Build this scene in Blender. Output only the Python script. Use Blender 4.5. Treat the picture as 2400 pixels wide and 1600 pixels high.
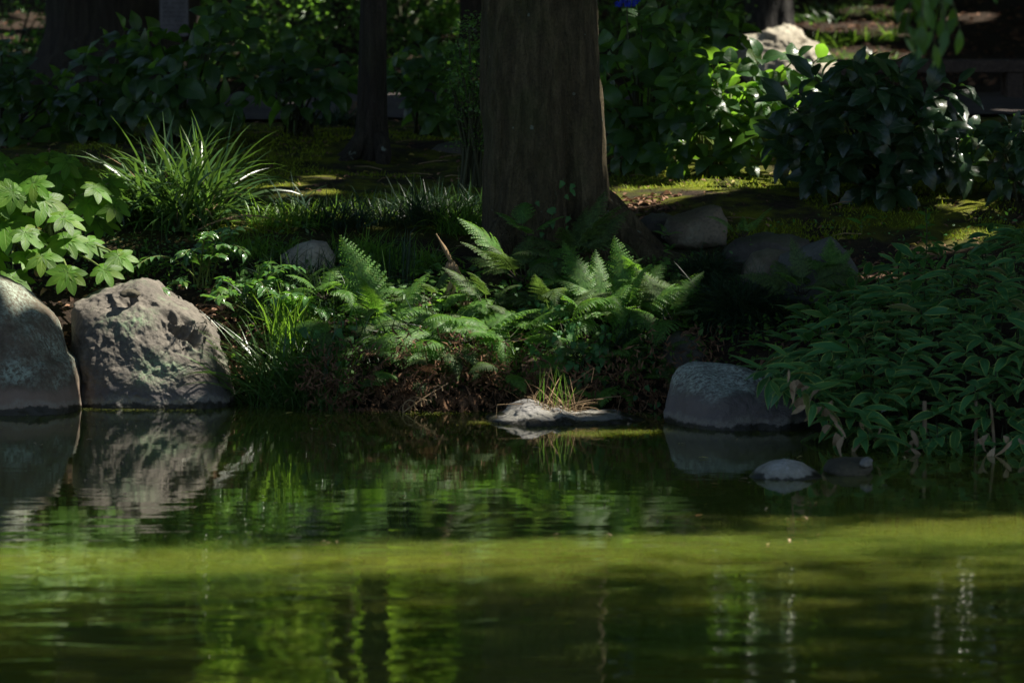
import bpy, math, random
import numpy as np
from mathutils import Vector, Matrix

for o in list(bpy.data.objects):
    bpy.data.objects.remove(o)
SC = bpy.context.scene
COL = SC.collection
R = random.Random(11)
rng = np.random.default_rng(11)

# ------------------------------------------------------------------ camera
CAM_H = 2.0
FPX = 1200 / math.tan(math.radians(7.0))          # focal length in pixels of the 2400 px wide photo
PITCH = math.atan(842 / FPX)
cam = bpy.data.cameras.new('camera')
cam.sensor_width = 36.0
cam.lens = 18.0 / math.tan(math.radians(7.0))
cam.clip_start = 0.5
cam.clip_end = 2000
cam.dof.use_dof = True
cam.dof.focus_distance = 19.9
cam.dof.aperture_fstop = 3.6
camo = bpy.data.objects.new('camera', cam)
COL.objects.link(camo)
camo.location = (0, 0, CAM_H)
camo.rotation_euler = (math.pi / 2 - PITCH, 0, 0)
SC.camera = camo

# ------------------------------------------------------------------ sky, sun, exposure
SUN_EL, SUN_AZ = math.radians(57), math.radians(84)   # azimuth clockwise from +Y (view direction)
SUN = np.array([math.cos(SUN_EL) * math.sin(SUN_AZ), math.cos(SUN_EL) * math.cos(SUN_AZ), math.sin(SUN_EL)])
W = bpy.data.worlds.new('World')
SC.world = W
W.use_nodes = True
wn = W.node_tree
bg = wn.nodes['Background']
sky = wn.nodes.new('ShaderNodeTexSky')
sky.sky_type = 'NISHITA'
sky.sun_disc = False
sky.sun_elevation = SUN_EL
sky.sun_rotation = SUN_AZ
wn.links.new(sky.outputs[0], bg.inputs[0])
bg.inputs[1].default_value = 0.055
sl = bpy.data.lights.new('sun', 'SUN')
sl.energy = 5.0
sl.angle = math.radians(0.53)
sl.color = (1.0, 0.93, 0.82)
so = bpy.data.objects.new('sun', sl)
COL.objects.link(so)
so.rotation_euler = Vector(SUN).to_track_quat('Z', 'Y').to_euler()
so.location = (20, 30, 40)
SC.view_settings.view_transform = 'Standard'
SC.view_settings.look = 'None'
SC.view_settings.gamma = 1
SC.view_settings.use_curve_mapping = False
SC.view_settings.exposure = 1.32

# ------------------------------------------------------------------ helpers: geometry
cp, sp = math.cos(PITCH), math.sin(PITCH)


def P(px, py, Y):
    """the point at distance Y on the photo's ray through (px, py)"""
    a = (px - 1200) / FPX
    b = -(py - 800) / FPX
    d = np.array([a, cp + b * sp, -sp + b * cp])
    t = Y / d[1]
    return np.array([d[0] * t, Y, CAM_H + d[2] * t])


def on_water(px, py):
    a = (px - 1200) / FPX
    b = -(py - 800) / FPX
    d = np.array([a, cp + b * sp, -sp + b * cp])
    t = -CAM_H / d[2]
    return np.array([d[0] * t, d[1] * t, 0.0])


def _hash(ix, iy, iz, seed):
    h = (ix.astype(np.int64) * 374761393 + iy.astype(np.int64) * 668265263 + iz.astype(np.int64) * 2147483647 + seed * 974711) & 0xFFFFFFFF
    h = ((h ^ (h >> 13)) * 1274126177) & 0xFFFFFFFF
    h = ((h ^ (h >> 16)) * 2246822519) & 0xFFFFFFFF
    return ((h ^ (h >> 15)) & 0xFFFFFF) / float(0xFFFFFF)


def vnoise(p, seed=0):
    p = np.asarray(p, float)
    i = np.floor(p).astype(np.int64)
    f = p - i
    f = f * f * (3 - 2 * f)
    out = 0
    for dx in (0, 1):
        wx = f[:, 0] if dx else 1 - f[:, 0]
        for dy in (0, 1):
            wy = f[:, 1] if dy else 1 - f[:, 1]
            for dz in (0, 1):
                wz = f[:, 2] if dz else 1 - f[:, 2]
                out = out + wx * wy * wz * _hash(i[:, 0] + dx, i[:, 1] + dy, i[:, 2] + dz, seed)
    return out * 2 - 1


def fbm(p, octaves=4, seed=0, gain=0.5):
    s, a = 0, 1.0
    p = np.asarray(p, float)
    for k in range(octaves):
        s = s + a * vnoise(p, seed + k * 17)
        p = p * 2.03
        a *= gain
    return s


def worley(p, seed=0):
    p = np.asarray(p, float)
    i = np.floor(p).astype(np.int64)
    best = np.full(len(p), 9.0)
    for dx in (-1, 0, 1):
        for dy in (-1, 0, 1):
            for dz in (-1, 0, 1):
                c = i + np.array([dx, dy, dz])
                q = np.stack([_hash(c[:, 0], c[:, 1], c[:, 2], seed + k) for k in (1, 2, 3)], 1) + c
                best = np.minimum(best, ((p - q) ** 2).sum(1))
    return np.sqrt(best)


def mk_mesh(name, V, F, uv=None, smooth=True):
    """V (n,3); F list of (m,k) int arrays; uv per vertex"""
    me = bpy.data.meshes.new(name)
    V = np.asarray(V, np.float32)
    F = [np.asarray(f, np.int32) for f in (F if isinstance(F, list) else [F]) if len(f)]
    me.vertices.add(len(V))
    me.vertices.foreach_set('co', V.ravel())
    li = np.concatenate([f.ravel() for f in F])
    tot = np.concatenate([np.full(len(f), f.shape[1], np.int32) for f in F])
    st = np.concatenate([[0], np.cumsum(tot)[:-1]]).astype(np.int32)
    me.loops.add(len(li))
    me.loops.foreach_set('vertex_index', li)
    me.polygons.add(len(tot))
    me.polygons.foreach_set('loop_start', st)
    me.polygons.foreach_set('loop_total', tot)
    me.polygons.foreach_set('use_smooth', np.full(len(tot), smooth))
    if uv is not None:
        ul = me.uv_layers.new(name='UVMap')
        ul.data.foreach_set('uv', np.asarray(uv, np.float32)[li].ravel())
    me.update()
    me.validate()
    return me


class MB:
    """collects pieces into ONE mesh"""
    def __init__(s):
        s.V, s.F, s.U, s.n = [], {}, [], 0

    def add(s, V, F, U=None):
        V = np.asarray(V, float)
        for f in (F if isinstance(F, list) else [F]):
            f = np.asarray(f)
            if len(f):
                s.F.setdefault(f.shape[1], []).append(f + s.n)
        s.V.append(V)
        s.U.append(np.zeros((len(V), 2)) if U is None else np.asarray(U, float))
        s.n += len(V)

    def mesh(s, name, smooth=True):
        return mk_mesh(name, np.concatenate(s.V), [np.concatenate(v) for v in s.F.values()], np.concatenate(s.U), smooth)


def put(name, me, mat, parent=None, loc=None, M=None):
    if mat is not None and not me.materials:
        me.materials.append(mat)
    o = bpy.data.objects.new(name, me)
    COL.objects.link(o)
    if parent is not None:
        o.parent = parent
    if M is not None:
        o.matrix_local = M
    elif loc is not None:
        o.location = loc
    return o


def thing(name, label, cat, loc, group=None):
    o = bpy.data.objects.new(name, None)
    o.empty_display_size = 0.1
    COL.objects.link(o)
    o.location = loc
    return tag(o, label, cat, group)


def tag(o, label, cat, group=None):
    o['label'] = label
    o['category'] = cat
    if group:
        o['group'] = group
    return o


def structure(o):
    o['kind'] = 'structure'
    return o


def stuff(o):
    o['kind'] = 'stuff'
    return o


def unit(v):
    v = np.asarray(v, float)
    return v / max(1e-9, np.linalg.norm(v))


def frame(axis, up=(0, 0, 1), roll=0.0):
    """3x3, columns right, axis, normal (leaf grows along +Y, faces +Z)"""
    a = unit(axis)
    u = np.asarray(up, float)
    r = np.cross(a, u)
    if np.linalg.norm(r) < 1e-4:
        r = np.cross(a, (1, 0, 0))
    r = unit(r)
    n = np.cross(r, a)
    if roll:
        c, s_ = math.cos(roll), math.sin(roll)
        r, n = r * c + n * s_, n * c - r * s_
    return np.stack([r, a, n], 1)


def mat4(M3, loc, s=1.0):
    if np.isscalar(s):
        s = (s, s, s)
    m = Matrix.Identity(4)
    for i in range(3):
        for j in range(3):
            m[i][j] = M3[i, j] * s[j]
        m[i][3] = loc[i]
    return m


def tube(pts, rad, sides=6, closed_tip=False):
    pts = np.asarray(pts, float)
    n = len(pts)
    rad = np.full(n, rad) if np.isscalar(rad) else np.asarray(rad, float)
    d = np.gradient(pts, axis=0)
    V, U = [], []
    for i in range(n):
        M = frame(d[i], (0.31, 0.17, 0.93) if abs(unit(d[i])[2]) < 0.9 else (1, 0.2, 0))
        a = np.arange(sides) / sides * 2 * math.pi
        V.append(pts[i] + rad[i] * (np.cos(a)[:, None] * M[:, 0] + np.sin(a)[:, None] * M[:, 2]))
        U.append(np.stack([np.arange(sides) / sides, np.full(sides, i / max(1, n - 1))], 1))
    F = []
    for i in range(n - 1):
        for j in range(sides):
            k = (j + 1) % sides
            F.append((i * sides + j, i * sides + k, (i + 1) * sides + k, (i + 1) * sides + j))
    return np.concatenate(V), np.array(F), np.concatenate(U)


def bez(a, b, c, n=8):
    t = np.linspace(0, 1, n)[:, None]
    a, b, c = (np.asarray(q, float) for q in (a, b, c))
    return a * (1 - t) ** 2 + 2 * b * t * (1 - t) + c * t * t


def leafgeo(wf, n=6, fold=0.18, curl=0.5, wave=0.0, seed=0, serr=0.0, cols=3, twist=0.0):
    """a leaf along +Y of length 1. wf(t) = half width"""
    ts = np.linspace(0, 1, n + 1)
    y = z = 0.0
    V, U = [], []
    us = np.linspace(-1, 1, cols)
    pt = 0
    for i, t in enumerate(ts):
        if i:
            a = curl * (0.5 * (t + pt)) * 1.3 - curl * 0.25
            y += (t - pt) * math.cos(a)
            z -= (t - pt) * math.sin(a)
        pt = t
        w = wf(t)
        for u in us:
            ww = w
            if serr and abs(u) > 0.9:
                ww = w * (1 + serr * (1 if i % 2 else -1) * (t > 0.3))
            zz = z + fold * abs(u) * ww + wave * ww * math.sin(t * 11 + seed + (u > 0) * 1.7) * abs(u)
            V.append((u * ww, y, zz + twist * u * ww * t))
            U.append((0.5 + 0.5 * u, t))
    F = []
    for i in range(n):
        for j in range(cols - 1):
            a = i * cols + j
            F.append((a, a + 1, a + cols + 1, a + cols))
    return np.array(V), np.array(F), np.array(U)


def scatter_mesh(name, geo, pos, axes, ups, scale, smooth=True):
    """many copies of one small leaf joined into one mesh (for what nobody could count)"""
    V, F, U = geo
    a = axes / np.linalg.norm(axes, axis=1, keepdims=True)
    r = np.cross(a, ups)
    r /= np.maximum(1e-6, np.linalg.norm(r, axis=1, keepdims=True))
    n = np.cross(r, a)
    X = (V[None, :, 0:1] * r[:, None] + V[None, :, 1:2] * a[:, None] + V[None, :, 2:3] * n[:, None]) * np.reshape(scale, (-1, 1, 1)) + pos[:, None]
    k = len(pos)
    FF = (F[None] + (np.arange(k) * len(V))[:, None, None]).reshape(-1, F.shape[1])
    return mk_mesh(name, X.reshape(-1, 3), [FF], np.tile(U, (k, 1)), smooth)


def rdir(n):
    v = rng.normal(size=(n, 3))
    return v / np.linalg.norm(v, axis=1, keepdims=True)


# ------------------------------------------------------------------ helpers: materials
class NT:
    def __init__(s, name):
        s.m = bpy.data.materials.new(name)
        s.m.use_nodes = True
        s.t = s.m.node_tree
        s.t.nodes.clear()
        s.out = s.t.nodes.new('ShaderNodeOutputMaterial')

    def n(s, typ, **kw):
        nd = s.t.nodes.new('ShaderNode' + typ)
        for k, v in kw.items():
            if isinstance(k, str) and hasattr(nd, k):
                setattr(nd, k, v)
        return nd

    def l(s, a, b):
        s.t.links.new(a, b)

    def val(s, sock, v):
        if hasattr(v, 'links') or hasattr(v, 'is_linked'):
            s.l(v, sock)
        else:
            sock.default_value = v

    def math(s, op, a, b=0.0, c=None, clamp=False):
        nd = s.n('Math', operation=op, use_clamp=clamp)
        s.val(nd.inputs[0], a)
        s.val(nd.inputs[1], b)
        if c is not None:
            s.val(nd.inputs[2], c)
        return nd.outputs[0]

    def mix(s, f, a, b, mode='MIX'):
        nd = s.n('MixRGB', blend_type=mode)
        s.val(nd.inputs[0], f)
        s.val(nd.inputs[1], a if not isinstance(a, tuple) else (*a, 1)[:4])
        s.val(nd.inputs[2], b if not isinstance(b, tuple) else (*b, 1)[:4])
        return nd.outputs[0]

    def noise(s, vec, scale, detail=4, rough=0.55, dist=0.0):
        nd = s.n('TexNoise')
        if vec is not None:
            s.l(vec, nd.inputs['Vector'])
        nd.inputs['Scale'].default_value = scale
        nd.inputs['Detail'].default_value = detail
        nd.inputs['Roughness'].default_value = rough
        nd.inputs['Distortion'].default_value = dist
        return nd.outputs[0]

    def ss(s, x, a, b):
        nd = s.n('MapRange', interpolation_type='SMOOTHSTEP')
        s.val(nd.inputs[0], x)
        nd.inputs[1].default_value = a
        nd.inputs[2].default_value = b
        return nd.outputs[0]

    def pos(s):
        return s.n('NewGeometry').outputs['Position']

    def xyz(s, v):
        nd = s.n('SeparateXYZ')
        s.l(v, nd.inputs[0])
        return nd.outputs

    def mapv(s, v, scale):
        nd = s.n('Mapping')
        s.l(v, nd.inputs[0])
        nd.inputs['Scale'].default_value = scale
        return nd.outputs[0]

    def bump(s, h, strength, dist, normal=None):
        nd = s.n('Bump')
        nd.inputs['Strength'].default_value = strength
        nd.inputs['Distance'].default_value = dist
        s.l(h, nd.inputs['Height'])
        if normal is not None:
            s.l(normal, nd.inputs['Normal'])
        return nd.outputs[0]

    def pbsdf(s, col, rough=0.5, spec=0.5, normal=None):
        nd = s.n('BsdfPrincipled')
        s.val(nd.inputs['Base Color'], col if not isinstance(col, tuple) else (*col, 1)[:4])
        s.val(nd.inputs['Roughness'], rough)
        s.val(nd.inputs['Specular IOR Level'], spec)
        if normal is not None:
            s.l(normal, nd.inputs['Normal'])
        return nd

    def done(s, sh):
        s.l(sh, s.out.inputs[0])
        return s.m


def leaf_mat(name, col, trans_col, trans=0.35, rough=0.35, spec=0.5, veins=7.0, vein_amt=0.35, rib=0.5, edge=None, var=0.35, vbump=0.4, back=None, spots=None):
    t = NT(name)
    uv = t.xyz(t.n('UVMap').outputs[0])
    au = t.math('ABSOLUTE', t.math('SUBTRACT', uv[0], 0.5))
    rnd = t.math('FRACT', t.math('ADD', t.n('ObjectInfo').outputs['Random'], t.n('NewGeometry').outputs['Random Per Island']))
    ribm = t.math('SUBTRACT', 1.0, t.ss(au, 0.012, 0.05))
    vw = t.math('SINE', t.math('MULTIPLY', t.math('SUBTRACT', uv[1], t.math('MULTIPLY', au, 0.55)), veins * 6.283))
    vm = t.ss(vw, 0.75, 1.0)
    c = t.mix(rnd, tuple(x * (1 - var) for x in col), tuple(min(1, x * (1 + var)) for x in col))
    # older leaves lean to yellow, some are bluer
    rnd2 = t.math('FRACT', t.math('MULTIPLY', rnd, 7.31))
    c = t.mix(t.math('MULTIPLY', t.ss(rnd2, 0.7, 1.0), 0.45), c, (col[0] * 1.9 + 0.01, col[1] * 1.25, col[2] * 0.6))
    nz = t.noise(t.pos(), 30, 3)
    c = t.mix(t.math('MULTIPLY', t.ss(nz, 0.45, 0.75), 0.25), c, tuple(x * 0.6 for x in col))
    light = (min(1, col[0] * 2.2 + 0.03), min(1, col[1] * 1.7 + 0.03), min(1, col[2] * 1.6 + 0.012))
    c = t.mix(t.math('MULTIPLY', vm, vein_amt * 0.6), c, light)
    c = t.mix(t.math('MULTIPLY', ribm, rib), c, light)
    if edge is not None:
        jag = t.math('MULTIPLY', t.math('SUBTRACT', t.noise(t.n('UVMap').outputs[0], 6, 2), 0.5), 0.08)
        em = t.ss(t.math('ADD', au, jag), 0.42, 0.455)
        c = t.mix(em, c, edge)
    if spots is not None:
        c = t.mix(t.ss(t.noise(t.pos(), 60, 2), 0.68, 0.72), c, spots)
    h = t.math('ADD', t.math('MULTIPLY', vm, -0.7), t.math('MULTIPLY', ribm, -1.0))
    h = t.math('ADD', h, t.math('MULTIPLY', nz, 0.5))
    nrm = t.bump(h, vbump, 0.004)
    p = t.pbsdf(c, rough, spec, nrm)
    tr = t.n('BsdfTranslucent')
    tc = t.mix(rnd, tuple(x * (1 - var) for x in trans_col), tuple(min(1, x * (1 + var)) for x in trans_col))
    tc = t.mix(t.math('MULTIPLY', vm, 0.3), tc, tuple(x * 0.5 for x in trans_col))
    t.l(tc, tr.inputs[0])
    mx = t.n('MixShader')
    mx.inputs[0].default_value = trans
    t.l(p.outputs[0], mx.inputs[1])
    t.l(tr.outputs[0], mx.inputs[2])
    return t.done(mx.outputs[0])


def rock_mat(name, c1, c2, lichen=(0.30, 0.36, 0.30), lich=0.55, wet=None, wl=None, moss=0.0, bump=0.5, fine=60, top=None):
    t = NT(name)
    p = t.pos()
    z = t.xyz(p)[2]
    n1 = t.noise(p, 6, 6, 0.6)
    n2 = t.noise(p, fine, 5, 0.7)
    c = t.mix(t.ss(n1, 0.35, 0.65), c1, c2)
    c = t.mix(t.math('MULTIPLY', t.ss(n2, 0.4, 0.7), 0.55), c, tuple(x * 0.45 for x in c1))
    big = t.noise(p, 3.6, 6, 0.62)
    sm = t.noise(p, 50, 7, 0.82)
    lm = t.math('MULTIPLY', t.ss(big, lich - 0.12, lich + 0.1), t.ss(sm, 0.42, 0.58))
    if wl is not None:
        lm = t.math('MULTIPLY', lm, t.ss(t.math('ADD', z, t.math('MULTIPLY', t.math('SUBTRACT', n1, 0.5), 0.22)), wl - 0.02, wl + 0.07))
    if top is not None:
        lm = t.math('MULTIPLY', lm, t.math('SUBTRACT', 1.0, t.ss(t.math('ADD', z, t.math('MULTIPLY', t.math('SUBTRACT', big, 0.5), 0.25)), top - 0.05, top)))
    c = t.mix(lm, c, lichen)
    if moss:
        nz = t.xyz(t.n('NewGeometry').outputs['Normal'])[2]
        mm = t.math('MULTIPLY', t.ss(t.math('ADD', nz, t.math('MULTIPLY', n1, 0.9)), 1.0, 1.4), moss)
        c = t.mix(mm, c, (0.05, 0.075, 0.018))
    rough = 0.85
    if wl is not None:
        zz = t.math('ADD', z, t.math('MULTIPLY', t.math('SUBTRACT', t.noise(p, 6, 7, 0.7), 0.5), 0.13))
        c = t.mix(t.math('SUBTRACT', 1.0, t.ss(zz, wl - 0.03, wl + 0.03)), c, wet or tuple(x * 0.7 for x in c1))
        crust = t.math('MULTIPLY', t.ss(zz, 0.022, 0.032), t.math('SUBTRACT', 1.0, t.ss(zz, 0.04, 0.065)))
        c = t.mix(t.math('MULTIPLY', t.math('MULTIPLY', crust, t.ss(sm, 0.3, 0.6)), 0.6), c, (0.26, 0.25, 0.20))
        low = t.math('SUBTRACT', 1.0, t.ss(zz, 0.018, 0.028))
        c = t.mix(low, c, (0.022, 0.021, 0.014))
        rough = t.math('SUBTRACT', 0.85, t.math('MULTIPLY', low, 0.5))
    h = t.math('ADD', n2, t.math('MULTIPLY', sm, 0.5))
    nrm = t.bump(h, bump, 0.012)
    return t.done(t.pbsdf(c, rough, 0.35, nrm).outputs[0])


def bark_mat(name, c1, c2, sx=26, sz=3.2, bump=0.6, moss=0.3, dist=0.012):
    t = NT(name)
    p = t.pos()
    v = t.mapv(p, (1, 1, sz / sx))
    fis = t.noise(t.mapv(p, (1, 1, 0.16)), 16, 5, 0.7, 0.4)
    n1 = t.noise(v, sx, 6, 0.65)
    n2 = t.noise(p, 75, 5, 0.75)
    n3 = t.noise(p, 3.2, 5, 0.65)
    c = t.mix(t.ss(n1, 0.35, 0.68), c1, c2)
    c = t.mix(t.math('MULTIPLY', t.ss(n2, 0.45, 0.62), 0.5), c, tuple(x * 0.4 for x in c1))
    c = t.mix(t.math('MULTIPLY', t.ss(n3, 0.45, 0.68), moss), c, (0.05, 0.065, 0.02))
    sp_ = t.ss(t.noise(p, 17, 2, 0.4), 0.735, 0.76)
    c = t.mix(t.math('MULTIPLY', sp_, 0.5), c, (0.28, 0.34, 0.28))
    c = t.mix(t.math('MULTIPLY', t.ss(fis, 0.50, 0.36), 0.3), c, tuple(x * 0.35 for x in c1))
    h = t.math('ADD', t.math('MULTIPLY', n1, 1.0), t.math('MULTIPLY', n2, 0.8))
    h = t.math('ADD', h, t.math('MULTIPLY', t.ss(fis, 0.36, 0.56), 1.6))
    return t.done(t.pbsdf(c, 0.9, 0.25, t.bump(h, bump, dist)).outputs[0])


def plain_mat(name, col, rough=0.7, var=0.3, scale=40, spec=0.3, bump=0.3, trans=0.0):
    t = NT(name)
    rnd = t.math('FRACT', t.math('ADD', t.n('ObjectInfo').outputs['Random'], t.n('NewGeometry').outputs['Random Per Island']))
    c = t.mix(rnd, tuple(x * (1 - var) for x in col), tuple(x * (1 + var) for x in col))
    n1 = t.noise(t.pos(), scale, 4, 0.65)
    c = t.mix(t.math('MULTIPLY', t.ss(n1, 0.4, 0.7), 0.5), c, tuple(x * 0.5 for x in col))
    p = t.pbsdf(c, rough, spec, t.bump(n1, bump, 0.01))
    if trans:
        tr = t.n('BsdfTranslucent')
        t.l(c, tr.inputs[0])
        mx = t.n('MixShader')
        mx.inputs[0].default_value = trans
        t.l(p.outputs[0], mx.inputs[1])
        t.l(tr.outputs[0], mx.inputs[2])
        return t.done(mx.outputs[0])
    return t.done(p.outputs[0])


def ground_mat():
    t = NT('moss_and_soil')
    p = t.pos()
    x, y, z = t.xyz(p)
    n0 = t.noise(p, 0.9, 4, 0.6)
    n1 = t.noise(p, 5, 5, 0.6)
    n2 = t.noise(p, 45, 4, 0.7)
    n3 = t.noise(p, 130, 3, 0.7)
    mossy = t.mix(t.ss(n1, 0.35, 0.7), (0.060, 0.080, 0.008), (0.165, 0.180, 0.012))
    soil = t.mix(t.ss(n2, 0.35, 0.7), (0.022, 0.016, 0.011), (0.058, 0.040, 0.027))
    m = t.ss(t.math('ADD', t.math('MULTIPLY', n0, 0.55), t.math('MULTIPLY', n1, 0.45)), 0.40, 0.56)
    band = t.math('MULTIPLY', t.ss(y, 20.9, 21.8), t.math('SUBTRACT', 1.0, t.ss(y, 27.0, 29.0)))
    m = t.math('MULTIPLY', m, band)
    c = t.mix(m, soil, mossy)
    c = t.mix(t.math('MULTIPLY', t.ss(n3, 0.5, 0.65), 0.5), c, t.mix(1.0, c, (0.4, 0.4, 0.4), 'MULTIPLY'))
    wetm = t.math('SUBTRACT', 1.0, t.ss(z, 0.02, 0.12))
    c = t.mix(wetm, c, (0.02, 0.017, 0.011))
    h = t.math('ADD', n2, t.math('MULTIPLY', n3, 0.7))
    return t.done(t.pbsdf(c, 0.95, 0.15, t.bump(h, 0.9, 0.02)).outputs[0])


def path_mat():
    t = NT('gravel_path')
    p = t.pos()
    n1 = t.noise(p, 3, 5, 0.6)
    n2 = t.noise(p, 70, 3, 0.7)
    c = t.mix(t.ss(n1, 0.35, 0.65), (0.06, 0.053, 0.050), (0.10, 0.085, 0.077))
    c = t.mix(t.math('MULTIPLY', t.ss(n2, 0.45, 0.6), 0.5), c, (0.08, 0.065, 0.06))
    return t.done(t.pbsdf(c, 0.95, 0.2, t.bump(n2, 0.8, 0.015)).outputs[0])


def water_mat():
    t = NT('murky_green_water')
    p = t.pos()
    x, y, z = t.xyz(p)
    # ripples: calm against the bank, livelier out on the pond
    near = t.math('SUBTRACT', 1.0, t.ss(y, 13.2, 17.5))
    warp = t.noise(t.mapv(p, (0.5, 0.9, 1)), 1.0, 2)
    gust = t.ss(warp, 0.3, 0.7)
    w1 = t.noise(t.mapv(p, (2.0, 4.6, 1)), 1.0, 2, 0.45, 0.3)
    w2 = t.noise(t.mapv(p, (5.5, 11.0, 1)), 1.0, 2, 0.5, 0.2)
    w3 = t.noise(t.mapv(p, (14, 40.0, 1)), 1.0, 2, 0.5)
    h = t.math('ADD', t.math('MULTIPLY', w1, 0.0046), t.math('MULTIPLY', t.math('MULTIPLY', w2, 0.0009), t.math('ADD', 0.35, gust)))
    h = t.math('MULTIPLY', h, t.math('ADD', 0.15, near))
    h = t.math('ADD', h, t.math('MULTIPLY', w3, 0.00012))
    nrm = t.bump(h, 1.0, 1.0)
    murk = t.noise(t.mapv(p, (0.35, 1.3, 1)), 1.0, 3)
    c = t.mix(t.ss(murk, 0.3, 0.7), (0.058, 0.088, 0.012), (0.090, 0.102, 0.014))
    film = t.math('MULTIPLY', t.ss(t.noise(t.mapv(p, (0.8, 5.0, 1)), 1.0, 4, 0.6), 0.52, 0.66), t.ss(y, 16.8, 19.0))
    c = t.mix(t.math('MULTIPLY', film, 0.5), c, (0.13, 0.12, 0.04))
    b = t.pbsdf(c, t.math('ADD', 0.012, t.math('MULTIPLY', film, 0.05)), 0.5, nrm)
    b.inputs['IOR'].default_value = 1.333
    b.inputs['Subsurface Weight'].default_value = 1.0
    b.inputs['Subsurface Radius'].default_value = (1.0, 1.0, 0.35)
    b.inputs['Subsurface Scale'].default_value = 0.95
    return t.done(b.outputs[0])


M = {}
M['ground'] = ground_mat()
M['path'] = path_mat()
M['water'] = water_mat()
M['hyd'] = leaf_mat('hydrangea_leaf', (0.031, 0.072, 0.027), (0.24, 0.50, 0.035), 0.38, 0.34, 0.5, 7, 0.5, 0.6, vbump=0.6)
M['auc'] = leaf_mat('aucuba_leaf', (0.020, 0.048, 0.022), (0.10, 0.24, 0.03), 0.25, 0.28, 0.55, 5, 0.25, 0.4, vbump=0.4)
M['sasa'] = leaf_mat('bamboo_leaf', (0.052, 0.168, 0.060), (0.12, 0.34, 0.05), 0.28, 0.30, 0.5, 0.5, 0.0, 0.55, edge=(0.42, 0.50, 0.12), vbump=0.15, var=0.3)
M['sasa_old'] = leaf_mat('old_bamboo_leaf', (0.10, 0.13, 0.035), (0.2, 0.28, 0.05), 0.25, 0.5, 0.3, 0.5, 0.0, 0.4, edge=(0.36, 0.28, 0.15), vbump=0.2, var=0.4, spots=(0.22, 0.15, 0.08))
M['fatsia'] = leaf_mat('fatsia_leaf', (0.062, 0.152, 0.013), (0.28, 0.54, 0.025), 0.36, 0.5, 0.3, 6, 0.25, 0.6, vbump=0.3)
M['fern'] = leaf_mat('fern_frond', (0.060, 0.145, 0.027), (0.22, 0.46, 0.04), 0.38, 0.5, 0.35, 6, 0.1, 0.1, vbump=0.15)
M['fern_dull'] = leaf_mat('dull_fern_frond', (0.052, 0.094, 0.028), (0.15, 0.26, 0.04), 0.32, 0.55, 0.3, 6, 0.1, 0.1, vbump=0.15, var=0.45)
M['holly'] = leaf_mat('narrow_glossy_leaf', (0.0576, 0.136, 0.0416), (0.192, 0.448, 0.048), 0.3, 0.22, 0.6, 5, 0.15, 0.5, vbump=0.3)
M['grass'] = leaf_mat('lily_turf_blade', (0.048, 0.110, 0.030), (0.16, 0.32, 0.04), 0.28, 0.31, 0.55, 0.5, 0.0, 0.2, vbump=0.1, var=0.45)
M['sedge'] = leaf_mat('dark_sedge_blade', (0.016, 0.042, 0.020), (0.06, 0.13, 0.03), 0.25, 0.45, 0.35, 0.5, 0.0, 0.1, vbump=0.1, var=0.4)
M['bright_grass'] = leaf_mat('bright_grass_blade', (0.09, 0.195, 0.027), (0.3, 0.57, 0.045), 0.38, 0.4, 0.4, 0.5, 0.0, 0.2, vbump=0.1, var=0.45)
M['heart'] = leaf_mat('creeper_leaf', (0.039, 0.13, 0.0364), (0.143, 0.39, 0.039), 0.35, 0.45, 0.4, 5, 0.2, 0.4, vbump=0.3)
M['seedling'] = leaf_mat('seedling_leaf', (0.045, 0.15, 0.025), (0.14, 0.38, 0.03), 0.4, 0.5, 0.4, 5, 0.2, 0.4, vbump=0.3)
M['moss'] = leaf_mat('moss_tip', (0.160, 0.215, 0.016), (0.30, 0.38, 0.02), 0.35, 0.7, 0.2, 0.5, 0.0, 0.0, vbump=0.0, var=0.4)
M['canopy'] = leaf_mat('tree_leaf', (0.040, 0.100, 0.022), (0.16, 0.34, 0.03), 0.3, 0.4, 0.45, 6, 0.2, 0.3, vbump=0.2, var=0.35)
M['sunlit_leaf'] = leaf_mat('sunlit_tree_leaf', (0.1125, 0.255, 0.0375), (0.51, 0.85, 0.075), 0.5, 0.4, 0.45, 6, 0.2, 0.3, vbump=0.2, var=0.3)  # tree leaf colour raised to strengthen the sunlit look of the back crowns
M['shrub'] = leaf_mat('small_shrub_leaf', (0.049, 0.119, 0.028), (0.21, 0.462, 0.042), 0.38, 0.33, 0.5, 5, 0.2, 0.3, vbump=0.2, var=0.45)
M['dry_leaf'] = plain_mat('dry_bamboo_leaf', (0.34, 0.25, 0.16), 0.75, 0.35, 25, 0.2, 0.3, 0.2)
M['dry_fern'] = plain_mat('withered_fern', (0.15, 0.085, 0.048), 0.9, 0.5, 60, 0.15, 0.4, 0.15)
M['dry_straw'] = plain_mat('dry_straw', (0.26, 0.18, 0.10), 0.8, 0.4, 60, 0.2, 0.2, 0.1)
M['litter'] = plain_mat('fallen_leaf', (0.19, 0.105, 0.06), 0.75, 0.6, 30, 0.3, 0.3, 0.15)
M['dark_litter'] = plain_mat('dull_fallen_leaf', (0.11, 0.06, 0.036), 0.8, 0.6, 30, 0.2, 0.3, 0.15)
M['yellow_leaf'] = plain_mat('yellow_fallen_leaf', (0.36, 0.30, 0.07), 0.6, 0.35, 30, 0.4, 0.2, 0.2)
M['orange_leaf'] = plain_mat('orange_fallen_leaf', (0.34, 0.17, 0.06), 0.6, 0.3, 30, 0.4, 0.2, 0.2)
M['stem'] = plain_mat('green_brown_stem', (0.045, 0.050, 0.022), 0.75, 0.3, 40)
M['green_stem'] = plain_mat('pale_green_stem', (0.11, 0.15, 0.035), 0.6, 0.3, 40)
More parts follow.
